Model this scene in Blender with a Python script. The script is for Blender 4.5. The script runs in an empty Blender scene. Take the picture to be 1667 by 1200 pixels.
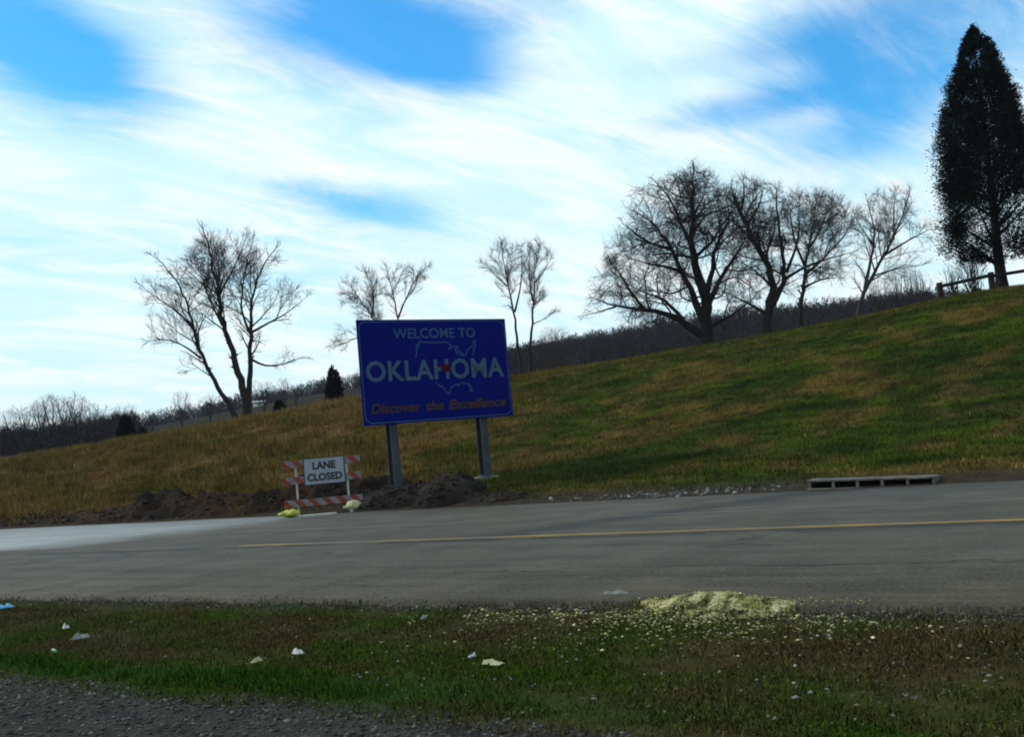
import bpy, math, random
import numpy as np
from mathutils import Vector, noise as mnoise

random.seed(11)
RNG = np.random.default_rng(11)
SC = bpy.context.scene
COL = SC.collection

# ------------------------------------------------------------------ camera
FPX, CAM_H = 1700.0, 1.5                      # focal length in photo pixels, eye height
PITCH, ROLL = math.radians(94.0), math.radians(-5.0)
cam_data = bpy.data.cameras.new('camera')
cam_data.sensor_width = 36.0
cam_data.lens = 36.0 * FPX / 1667.0
cam_data.clip_start, cam_data.clip_end = 0.05, 9000.0
cam = bpy.data.objects.new('camera', cam_data)
COL.objects.link(cam)
cp, sp, cr, sr = math.cos(PITCH), math.sin(PITCH), math.cos(ROLL), math.sin(ROLL)
RX = np.array([[1, 0, 0], [0, cp, -sp], [0, sp, cp]])
RZ = np.array([[cr, -sr, 0], [sr, cr, 0], [0, 0, 1]])
CAMR = RX @ RZ
from mathutils import Matrix
cam.matrix_world = Matrix.Translation((0, 0, CAM_H)) @ Matrix(CAMR.tolist()).to_4x4()
SC.camera = cam

# ------------------------------------------------------------------ view
SC.view_settings.view_transform = 'Standard'
SC.view_settings.look = 'None'
SC.view_settings.gamma = 1.0
SC.view_settings.exposure = 0.5
SC.view_settings.use_curve_mapping = False
SC.cycles.filter_width = 1.9
SC.cycles.max_bounces = 6
SC.cycles.diffuse_bounces = 3
SC.cycles.transparent_max_bounces = 8

# ------------------------------------------------------------------ sky and sun
SUN_AZ, SUN_EL = -72.0, 36.0                  # degrees; azimuth clockwise from +Y


class NT:
    """small helper to wire shader nodes"""
    def __init__(self, tree):
        self.t, self.n, self.l = tree, tree.nodes, tree.links

    def node(self, kind, **kw):
        nd = self.n.new(kind)
        for k, v in kw.items():
            setattr(nd, k, v)
        return nd

    def put(self, sock, v):
        if isinstance(v, bpy.types.NodeSocket):
            self.l.new(v, sock)
        else:
            sock.default_value = v

    def math(self, op, a, b=None, c=None, clamp=False):
        nd = self.node('ShaderNodeMath', operation=op, use_clamp=clamp)
        self.put(nd.inputs[0], a)
        if b is not None:
            self.put(nd.inputs[1], b)
        if c is not None:
            self.put(nd.inputs[2], c)
        return nd.outputs[0]

    def mix(self, fac, a, b, blend='MIX'):
        nd = self.node('ShaderNodeMix', data_type='RGBA', blend_type=blend)
        self.put(nd.inputs[0], fac)
        for s, v in ((nd.inputs[6], a), (nd.inputs[7], b)):
            if isinstance(v, (tuple, list)) and len(v) == 3:
                v = (*v, 1.0)
            self.put(s, v)
        return nd.outputs[2]

    def noise(self, vec, scale, detail=4.0, rough=0.55, dist=0.0):
        nd = self.node('ShaderNodeTexNoise')
        if vec is not None:
            self.l.new(vec, nd.inputs['Vector'])
        nd.inputs['Scale'].default_value = scale
        nd.inputs['Detail'].default_value = detail
        nd.inputs['Roughness'].default_value = rough
        nd.inputs['Distortion'].default_value = dist
        return nd.outputs['Fac']

    def ramp(self, fac, lo, hi, a=0.0, b=1.0):
        nd = self.node('ShaderNodeMapRange', interpolation_type='SMOOTHSTEP')
        self.put(nd.inputs[0], fac)
        for i, v in enumerate((lo, hi, a, b)):
            self.put(nd.inputs[i + 1], v)
        return nd.outputs[0]

    def xyz(self, x, y, z):
        nd = self.node('ShaderNodeCombineXYZ')
        for s, v in zip(nd.inputs, (x, y, z)):
            self.put(s, v)
        return nd.outputs[0]


world = bpy.data.worlds.new('World')
SC.world = world
world.use_nodes = True
W = NT(world.node_tree)
W.n.clear()
tc = W.node('ShaderNodeTexCoord')
sep = W.node('ShaderNodeSeparateXYZ')
W.l.new(tc.outputs['Generated'], sep.inputs[0])
sky = W.node('ShaderNodeTexSky', sky_type='NISHITA')
sky.sun_disc = False
sky.sun_elevation = math.radians(SUN_EL)
sky.sun_rotation = math.radians(SUN_AZ)
sky.altitude = 300.0
sky.air_density = 1.0
sky.dust_density = 0.6
sky.ozone_density = 2.0
hs = W.node('ShaderNodeHueSaturation')
hs.inputs['Hue'].default_value = 0.495
hs.inputs['Saturation'].default_value = 1.62
hs.inputs['Value'].default_value = 1.0
W.l.new(sky.outputs[0], hs.inputs['Color'])
az = W.math('MULTIPLY', W.math('ARCTAN2', sep.outputs[0], sep.outputs[1]), 57.29578)
el = W.math('MULTIPLY', W.math('ARCSINE', sep.outputs[2]), 57.29578)
# thin high cloud: streaked noise on a plane high above
den = W.math('ADD', W.math('MAXIMUM', sep.outputs[2], 0.0), 0.30)
px_ = W.math('DIVIDE', sep.outputs[0], den)
py_ = W.math('DIVIDE', sep.outputs[1], den)
plane = W.xyz(px_, py_, 0.0)
mp = W.node('ShaderNodeMapping', vector_type='TEXTURE')
mp.inputs['Rotation'].default_value = (0, 0, math.radians(22))
mp.inputs['Scale'].default_value = (1.0, 0.5, 1.0)
mp.inputs['Location'].default_value = (3.1, 1.7, 0.0)
W.l.new(plane, mp.inputs['Vector'])
n_big = W.noise(mp.outputs[0], 1.6, 7.0, 0.56, 0.35)
mp2 = W.node('ShaderNodeMapping', vector_type='TEXTURE')
mp2.inputs['Rotation'].default_value = (0, 0, math.radians(38))
mp2.inputs['Scale'].default_value = (0.75, 0.24, 1.0)
W.l.new(plane, mp2.inputs['Vector'])
n_fine = W.noise(mp2.outputs[0], 2.3, 9.0, 0.66, 0.7)
n_warp = W.noise(plane, 1.6, 3.0, 0.5, 0.0)
n_warp2 = W.noise(W.xyz(py_, px_, 3.7), 1.9, 3.0, 0.5, 0.0)
waz = W.math('ADD', az, W.math('MULTIPLY', W.math('SUBTRACT', n_warp, 0.5), 6.0))
wel = W.math('ADD', el, W.math('MULTIPLY', W.math('SUBTRACT', n_warp2, 0.5), 3.5))
field = W.math('ADD', W.math('MULTIPLY', W.math('SUBTRACT', n_big, 0.5), 1.3),
               W.math('MULTIPLY', W.math('SUBTRACT', n_fine, 0.5), 1.0))
# clear patches and banks of cirrus: azimuth, elevation, half sizes (degrees), tilt, weight
BANKS = [(-22.6, 21.3, 5.0, 2.4, -22, -1.6), (-5.9, 22.6, 6.5, 2.2, -8, -1.5), (-1.6, 20.0, 5.0, 1.3, -12, -0.9),
         (-8.4, 14.0, 5.0, 1.2, -16, -1.3), (20.5, 19.0, 7.5, 2.6, 2, -1.15), (21.5, 14.8, 5.5, 2.0, 10, -0.8),
         (12.9, 16.3, 6.0, 0.7, 4, -0.45), (-25.3, 11.5, 2.2, 1.5, 0, -0.4), (-10.0, 10.4, 3.8, 0.6, 6, -0.4),
         (-16.4, 20.6, 8.0, 2.0, -24, 0.45), (7.3, 21.0, 7.0, 1.9, 8, 0.5), (-17.0, 15.5, 13.0, 2.2, 3, 0.55),
         (8.7, 18.0, 8.0, 0.8, 0, 0.45), (0.0, 14.0, 9.0, 3.0, 0, 0.25)]
for a0, e0, rx, ry, tilt, wt in BANKS:
    c, s = math.cos(math.radians(tilt)), math.sin(math.radians(tilt))
    dx = W.math('SUBTRACT', waz, a0)
    dy = W.math('SUBTRACT', wel, e0)
    u = W.math('MULTIPLY_ADD', dx, c / rx, W.math('MULTIPLY', dy, s / rx))
    v = W.math('MULTIPLY_ADD', dy, c / ry, W.math('MULTIPLY', dx, -s / ry))
    q = W.math('MULTIPLY_ADD', u, u, W.math('MULTIPLY', v, v))
    g = W.math('POWER', 2.71828, W.math('MULTIPLY', q, -1.0))
    field = W.math('MULTIPLY_ADD', g, wt * (0.82 if wt < 0 else 1.0), field)
low = W.ramp(el, 4.0, 17.0, 0.42, 0.0)
field = W.math('ADD', field, low)
cover = W.math('MULTIPLY_ADD', W.ramp(field, -0.95, 0.36), 0.88, 0.10)
cloud_tint = W.mix(W.ramp(n_fine, 0.35, 0.7), (0.66, 0.93, 1.0), (0.95, 1.0, 1.0))
sky_lin = W.mix(1.0, hs.outputs[0], (0.15, 0.15, 0.15), 'MULTIPLY')
cloud_col = W.mix(1.0, cloud_tint, (0.76, 0.76, 0.76), 'MULTIPLY')
col = W.mix(cover, sky_lin, cloud_col)
bg = W.node('ShaderNodeBackground')
W.l.new(col, bg.inputs['Color'])
bg.inputs['Strength'].default_value = 1.0
wo = W.node('ShaderNodeOutputWorld')
W.l.new(bg.outputs[0], wo.inputs['Surface'])

sun_data = bpy.data.lights.new('sun', 'SUN')
sun_data.energy = 1.5
sun_data.angle = math.radians(1.5)
sun_data.color = (1.0, 0.95, 0.86)
sun = bpy.data.objects.new('sun', sun_data)
COL.objects.link(sun)
_az, _el = math.radians(SUN_AZ), math.radians(SUN_EL)
sdir = Vector((math.sin(_az) * math.cos(_el), math.cos(_az) * math.cos(_el), math.sin(_el)))
sun.rotation_euler = sdir.to_track_quat('Z', 'Y').to_euler()

# ------------------------------------------------------------------ helpers
TH = math.radians(57.0)                       # the road's normal; road frame: a = along the road, t = across it
AX = np.array([math.sin(TH), -math.cos(TH)])
TX = np.array([math.cos(TH), math.sin(TH)])
FRAME_ROT = TH - math.pi / 2


def ray(x, y):
    return CAMR @ np.array([(x - 833.5) / FPX, -(y - 600.0) / FPX, -1.0])


def at_depth(x, y, D):
    d = ray(x, y)
    return d / d[1] * D + np.array([0, 0, CAM_H])


def on_plane(x, y, z=0.0):
    d = ray(x, y)
    return d * ((z - CAM_H) / d[2]) + np.array([0, 0, CAM_H])


def to_at(X, Y):
    return X * AX[0] + Y * AX[1], X * TX[0] + Y * TX[1]


def to_xy(a, t):
    return a * AX[0] + t * TX[0], a * AX[1] + t * TX[1]


def sstep(x, lo, hi):
    u = np.clip((np.asarray(x, float) - lo) / (hi - lo), 0, 1)
    return u * u * (3 - 2 * u)


_LAT = np.random.default_rng(5).random((8, 257, 257))


def vnoise(x, y, scale, seed=0, octaves=3):
    """lattice noise, 0..1"""
    x = np.asarray(x, float) / scale
    y = np.asarray(y, float) / scale
    out, amp, tot = 0.0, 1.0, 0.0
    for o in range(octaves):
        L = _LAT[(seed + o) % 8]
        xi, yi = np.floor(x).astype(int), np.floor(y).astype(int)
        fx, fy = x - xi, y - yi
        fx, fy = fx * fx * (3 - 2 * fx), fy * fy * (3 - 2 * fy)
        x0, x1, y0, y1 = xi % 256, (xi + 1) % 256, yi % 256, (yi + 1) % 256
        v = (L[x0, y0] * (1 - fx) + L[x1, y0] * fx) * (1 - fy) + (L[x0, y1] * (1 - fx) + L[x1, y1] * fx) * fy
        out = out + v * amp
        tot += amp
        amp *= 0.55
        x, y = x * 2.03 + 17.3, y * 2.03 + 5.1
    return out / tot


# ---- the lie of the land (metres), as a function of the road frame
_TT = np.arange(-60, 400, 0.25)
_FRAC = np.interp(_TT, [21, 25, 26, 30, 36, 42, 46, 50, 56, 70, 90, 130, 400],
                  [0, 0.0, 0.015, 0.15, 0.50, 0.85, 0.985, 1.03, 1.0, 0.78, 0.45, 0.25, 0.25])
_BASE = np.interp(_TT, [-60, 3.5, 4.9, 6.0, 7.6, 8.6, 20.3, 20.75, 21.2, 22.4, 25, 46, 400],
                  [-0.02, -0.02, -0.04, -0.09, -0.05, -0.06, -0.06, -0.015, 0.05, 0.30, 0.42, 0.42, 0.42])
_K = np.exp(-0.5 * (np.arange(-8, 9) / 4.0) ** 2)
_K /= _K.sum()
_FRAC = np.convolve(np.pad(_FRAC, 8, mode='edge'), _K, 'valid')
_CA = [-400, -120, -78, -63, -50, -41, -30, -22, -17, -12, -8.4, -5.3, 10, 200]
_CZ = [1.0, 2.6, 3.4, 3.96, 4.4, 4.76, 4.95, 5.22, 5.42, 5.67, 5.95, 6.05, 6.3, 5.0]
_EAZ = [-180, -60, -45, -35, -26.3, -17.9, -13.8, -9.2, 0.7, 5.8, 9.2, 18.7, 22.3, 24.6, 30, 45, 60, 180]
_EEL = [0, 0, 1.0, 1.5, 1.85, 2.45, 3.0, 3.55, 4.5, 4.85, 5.1, 5.0, 4.9, 4.6, 3.2, 1.2, 0, 0]


def height(a, t):
    a, t = np.asarray(a, float), np.asarray(t, float)
    zc = np.interp(a, _CA, _CZ) - 0.42
    z = np.interp(t, _TT, _BASE) + np.interp(t, _TT, _FRAC) * zc
    hill = sstep(t, 23, 30) * (1 - sstep(t, 90, 120))
    z = z + hill * (vnoise(a, t, 7.0, 1, 3) - 0.5) * 0.34 + hill * (vnoise(a, t, 1.5, 2, 3) - 0.5) * 0.20
    verge = sstep(t, 4.6, 5.4) * (1 - sstep(t, 7.7, 8.3))
    z = z + verge * (vnoise(a, t, 1.1, 3, 3) - 0.5) * 0.10
    X, Y = to_xy(a, t)
    r = np.hypot(X, Y)
    azd = np.degrees(np.arctan2(X, Y))
    zr = 350.0 * np.tan(np.radians(np.interp(azd, _EAZ, _EEL)))
    f = np.clip((r - 100.0) / 250.0, 0, 1) ** 0.62
    f = f * (1 - 0.5 * sstep(r, 380, 900))
    z = z + f * zr + f * (vnoise(X, Y, 60.0, 4, 3) - 0.5) * 5.0 * (zr > 1)
    return z


def verge_top(a, t):
    """the surface one walks on: ground, stepping up onto the asphalt at its near edge"""
    h = height(a, t)
    w = sstep(t, 8.12, 8.32) * (np.asarray(t) < 20.85)
    return h * (1 - w) + np.maximum(h, 0.0) * w


def ground_z(X, Y):
    return float(height(*to_at(X, Y)))


# ---- colours of the ground cover (albedo), shared by soil and blades
def mixc(c0, c1, w):
    w = np.asarray(w)[..., None]
    return np.asarray(c0) * (1 - w) + np.asarray(c1) * w


GREEN, DKGREEN, BROWN, TAN, RUST = (.027, .041, .003), (.010, .021, .002), (.068, .044, .010), (.160, .106, .036), (.098, .047, .012)
SOIL, GRAVEL = (.034, .026, .018), (.036, .034, .031)


def bank_colour(a, t, jit=0.0):
    n1 = vnoise(a, t * 1.6, 5.0, 0, 3) + jit
    n2 = vnoise(a + 40, t * 1.8, 1.5, 3, 3) + jit
    n3 = vnoise(a - 11, t * 2.2, 2.6, 5, 3)
    left = 1 - sstep(a + 0.35 * (t - 30), -30, -15)          # tall dry grass towards the far end of the bank
    n5 = vnoise(a + 3, t * 1.9, 0.55, 1, 2) + jit
    dry = sstep(n1 * 0.30 + n2 * 0.42 + n5 * 0.28 + 0.15 * left + 0.0, 0.43, 0.62)
    c = mixc(GREEN, BROWN, dry)
    c = mixc(c, DKGREEN, sstep(n3 * .65 + n5 * .35, 0.45, 0.62) * (1 - left) * 0.85)
    n4 = vnoise(a + 7, t * 2.6, 0.7, 7, 3)
    c = c * (0.62 + 0.76 * sstep(n4, .3, .7))[..., None]
    c = mixc(c, RUST, sstep(n3, 0.52, 0.75) * left * 0.8)
    c = mixc(c, TAN, sstep(n2 * .6 + n5 * .4, 0.53, 0.74) * (0.25 + 0.6 * left))
    c = mixc(c, TAN, sstep(t, 40, 47) * (0.10 + 0.30 * left + 0.35 * np.exp(-((a + 42) / 9.0) ** 2)))
    sign_shade = np.exp(-(((a + 14.5) / 4.0) ** 2 + ((t - 25.5) / 3.2) ** 2))  # shadow of the welcome board, put into the grass colour as darker green
    c = mixc(c, DKGREEN, 0.75 * sign_shade)
    return c


def verge_colour(a, t, jit=0.0):
    n1 = vnoise(a + 9, t * 1.3, 1.3, 2, 3) + jit
    n2 = vnoise(a, t * 1.5, 0.45, 6, 3) + jit
    strip = np.exp(-((t - 5.22 - 0.5 * (vnoise(a, t, 1.0, 1, 3) - .5)) / 0.27) ** 2)
    strip = strip * np.clip(1.15 - 0.06 * np.maximum(a + 5.0, 0) * 4, 0.35, 1)
    c = mixc((.046, .039, .013), (.026, .046, .003), sstep(n1, 0.44, 0.72))
    c = mixc(c, (.055, .031, .012), sstep(n2, 0.55, 0.78) * 0.55)
    c = mixc(c, (.013, .044, .002), np.clip(strip, 0, 1) * 0.9)
    return c


def sheet_colour(a, t):
    c = bank_colour(a, t)
    v = verge_colour(a, t) * 0.8
    c = np.where((t < 14)[..., None], v, c)
    edge = 4.85 + 0.5 * (vnoise(a, t, 0.9, 4, 3) - 0.5)
    c = mixc(c, GRAVEL, 1 - sstep(t - edge, -0.12, 0.16))
    c = mixc(c, (.026, .023, .019), sstep(t, 7.75, 8.2) * (1 - sstep(t, 9, 10)) * 0.8)
    bare = np.exp(-((t - 21.2) / 0.7) ** 2)
    c = mixc(c, SOIL, np.clip(bare * 1.1, 0, 1))
    X, Y = to_xy(a, t)
    r = np.hypot(X, Y)
    azd = np.degrees(np.arctan2(X, Y))
    far = sstep(r, 84, 100) * (t > 52)
    meadow = mixc((.017, .013, .006), (.034, .025, .011), sstep(vnoise(X, Y, 45, 2, 3), .4, .7))
    wood = wood_mask(X, Y)
    c = mixc(c, mixc(meadow, (.018, .014, .012), wood), far)
    return c


def wood_mask(X, Y):
    r = np.hypot(X, Y)
    azd = np.degrees(np.arctan2(X, Y)) + 3.0 * (vnoise(X, Y, 50, 6, 2) - .5)
    open_ = sstep(azd, -21.5, -19.5) * (1 - sstep(azd, -8.0, -6.0))
    lim = 92 + open_ * (150 + 40 * (vnoise(X, Y, 40, 3, 2) - .5))
    return sstep(r, lim, lim + 14) * (1 - sstep(r, 430, 470))


# ---- objects
def link(o, parent=None):
    COL.objects.link(o)
    if parent is not None:
        o.parent = parent
    return o


def mesh_obj(name, verts, faces, mat, parent=None, smooth=False):
    me = bpy.data.meshes.new(name)
    me.from_pydata([tuple(map(float, v)) for v in verts], [], [tuple(f) for f in faces])
    me.materials.append(mat)
    if smooth:
        me.polygons.foreach_set('use_smooth', [True] * len(me.polygons))
    me.update()
    return link(bpy.data.objects.new(name, me), parent)


def fast_mesh(name, V, F, mat, parent=None, smooth=False, tint=None):
    """V (n,3), F (m,k) numpy arrays, k = 3 or 4"""
    V = np.ascontiguousarray(V, np.float32)
    F = np.ascontiguousarray(F, np.int32)
    me = bpy.data.meshes.new(name)
    k = F.shape[1]
    me.vertices.add(len(V))
    me.vertices.foreach_set('co', V.ravel())
    me.loops.add(F.size)
    me.loops.foreach_set('vertex_index', F.ravel())
    me.polygons.add(len(F))
    me.polygons.foreach_set('loop_start', np.arange(0, F.size, k, dtype=np.int32))
    me.polygons.foreach_set('loop_total', np.full(len(F), k, np.int32))
    if smooth:
        me.polygons.foreach_set('use_smooth', np.ones(len(F), bool))
    me.materials.append(mat)
    if tint is not None:
        at_ = me.attributes.new('tint', 'FLOAT_COLOR', 'POINT')
        at_.data.foreach_set('color', np.concatenate([tint, np.ones((len(tint), 1))], 1).astype(np.float32).ravel())
    me.update(calc_edges=True)
    return link(bpy.data.objects.new(name, me), parent)


def empty(name, loc=(0, 0, 0), rz=0.0):
    o = bpy.data.objects.new(name, None)
    o.location = loc
    o.rotation_euler = (0, 0, rz)
    o.empty_display_size = 0.2
    return link(o)


def tag(o, label=None, cat=None, group=None, kind=None):
    if label:
        o['label'] = label
    if cat:
        o['category'] = cat
    if group:
        o['group'] = group
    if kind:
        o['kind'] = kind
    return o


class MB:
    """collects solids into one mesh"""
    def __init__(self):
        self.v, self.f = [], []

    def box(self, x0, x1, y0, y1, z0, z1, bev=0.0):
        b = min(bev, (x1 - x0) * .45, (y1 - y0) * .45, (z1 - z0) * .45)
        n = len(self.v)
        if b <= 0:
            self.v += [(x, y, z) for z in (z0, z1) for y in (y0, y1) for x in (x0, x1)]
            self.f += [[n + i for i in q] for q in ((0, 2, 3, 1), (4, 5, 7, 6), (0, 1, 5, 4), (2, 6, 7, 3), (0, 4, 6, 2), (1, 3, 7, 5))]
            return self
        ring = lambda i, z: [(x0 + i + b, y0 + i, z), (x1 - i - b, y0 + i, z), (x1 - i, y0 + i + b, z), (x1 - i, y1 - i - b, z),
                             (x1 - i - b, y1 - i, z), (x0 + i + b, y1 - i, z), (x0 + i, y1 - i - b, z), (x0 + i, y0 + i + b, z)]
        for i, z in ((b * .9, z0), (0, z0 + b), (0, z1 - b), (b * .9, z1)):
            self.v += ring(i * 0.5, z)
        for k in range(3):
            for j in range(8):
                self.f.append([n + k * 8 + j, n + k * 8 + (j + 1) % 8, n + (k + 1) * 8 + (j + 1) % 8, n + (k + 1) * 8 + j])
        self.f.append([n + j for j in range(7, -1, -1)])
        self.f.append([n + 24 + j for j in range(8)])
        return self

    def prism(self, pts, z0, z1):
        n, k = len(self.v), len(pts)
        self.v += [(p[0], p[1], z0) for p in pts] + [(p[0], p[1], z1) for p in pts]
        self.f += [[n + i, n + (i + 1) % k, n + k + (i + 1) % k, n + k + i] for i in range(k)]
        self.f += [[n + i for i in range(k - 1, -1, -1)], [n + k + i for i in range(k)]]
        return self

    def tube(self, p0, p1, r, sides=10):
        p0, p1 = Vector(p0), Vector(p1)
        d = (p1 - p0).normalized()
        u = d.orthogonal().normalized()
        w = d.cross(u)
        n = len(self.v)
        for p in (p0, p1):
            for i in range(sides):
                g = 2 * math.pi * i / sides
                self.v.append(tuple(p + u * (math.cos(g) * r) + w * (math.sin(g) * r)))
        self.f += [[n + i, n + (i + 1) % sides, n + sides + (i + 1) % sides, n + sides + i] for i in range(sides)]
        self.f += [[n + i for i in range(sides - 1, -1, -1)], [n + sides + i for i in range(sides)]]
        return self

    def build(self, name, mat, parent=None):
        return mesh_obj(name, self.v, self.f, mat, parent)


# ------------------------------------------------------------------ materials
def material(name, rough=0.85, spec=0.3, metal=0.0):
    m = bpy.data.materials.new(name)
    m.use_nodes = True
    T = NT(m.node_tree)
    b = T.n['Principled BSDF']
    b.inputs['Roughness'].default_value = rough
    b.inputs['Specular IOR Level'].default_value = spec
    b.inputs['Metallic'].default_value = metal
    return m, T, b


def obj_vec(T, scale=None, rot=None):
    c = T.node('ShaderNodeTexCoord')
    if scale is None:
        return c.outputs['Object']
    mpn = T.node('ShaderNodeMapping')
    mpn.inputs['Scale'].default_value = scale
    if rot:
        mpn.inputs['Rotation'].default_value = rot
    T.l.new(c.outputs['Object'], mpn.inputs['Vector'])
    return mpn.outputs[0]


def bump(T, b, h, strength, dist):
    n = T.node('ShaderNodeBump')
    n.inputs['Strength'].default_value = strength
    n.inputs['Distance'].default_value = dist
    T.put(n.inputs['Height'], h)
    T.l.new(n.outputs[0], b.inputs['Normal'])


def mottled(name, c0, c1, scale=6.0, rough=0.85, spec=0.25, bstr=0.3, bdist=0.01, metal=0.0, detail=6.0):
    m, T, b = material(name, rough, spec, metal)
    v = obj_vec(T)
    n = T.noise(v, scale, detail, 0.6)
    T.l.new(T.mix(T.ramp(n, 0.3, 0.7), c0, c1), b.inputs['Base Color'])
    if bstr:
        bump(T, b, T.noise(v, scale * 4, 4.0, 0.6), bstr, bdist)
    return m


def tint_material(name, lo=0.6, hi=1.4, scale=9.0, rough=0.95, spec=0.1, bstr=0.0, bdist=0.02, fine=60.0):
    m, T, b = material(name, rough, spec)
    at_ = T.node('ShaderNodeAttribute', attribute_name='tint')
    v = obj_vec(T)
    n = T.math('ADD', T.math('MULTIPLY', T.noise(v, scale, 6.0, 0.65), 0.55), T.math('MULTIPLY', T.noise(v, fine, 3.0, 0.6), 0.45))
    k = T.ramp(n, 0.32, 0.68, lo, hi)
    T.l.new(T.mix(1.0, at_.outputs['Color'], T.xyz(k, k, k), 'MULTIPLY'), b.inputs['Base Color'])
    if bstr:
        bump(T, b, n, bstr, bdist)
    return m


M_GROUND = tint_material('ground_cover', 0.5, 1.5, 5.0, spec=.03, bstr=0.7, bdist=0.05, fine=40.0)
M_BLADE = tint_material('grass_blade', 0.7, 1.3, 3.0, rough=0.9, spec=0.03)
M_STONE = tint_material('loose_stone', 0.75, 1.25, 20.0, rough=0.9, spec=0.2, fine=90.0)


def bark_material(name, c0, c1):
    m, T, b = material(name, 0.9, 0.15)
    v = obj_vec(T, (3, 3, 0.6))
    n = T.noise(v, 4.0, 6.0, 0.65)
    T.l.new(T.mix(T.ramp(n, 0.3, 0.7), c0, c1), b.inputs['Base Color'])
    bump(T, b, n, 0.6, 0.03)
    return m


M_BARK = bark_material('bark_dark', (.012, .010, .009), (.030, .025, .022))
M_TWIG = bark_material('twigs', (.022, .018, .017), (.042, .035, .032))
M_BARK_PALE = bark_material('bark_grey', (.035, .030, .028), (.065, .056, .052))
M_WOODS = bark_material('far_twigs', (.014, .011, .012), (.028, .022, .022))
M_CEDAR = mottled('cedar_foliage', (.003, .005, .0025), (.0065, .010, .004), 1.2, 0.8, 0.1, 0)
M_CEDAR_BARK = bark_material('cedar_bark', (.010, .008, .007), (.024, .018, .015))


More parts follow.
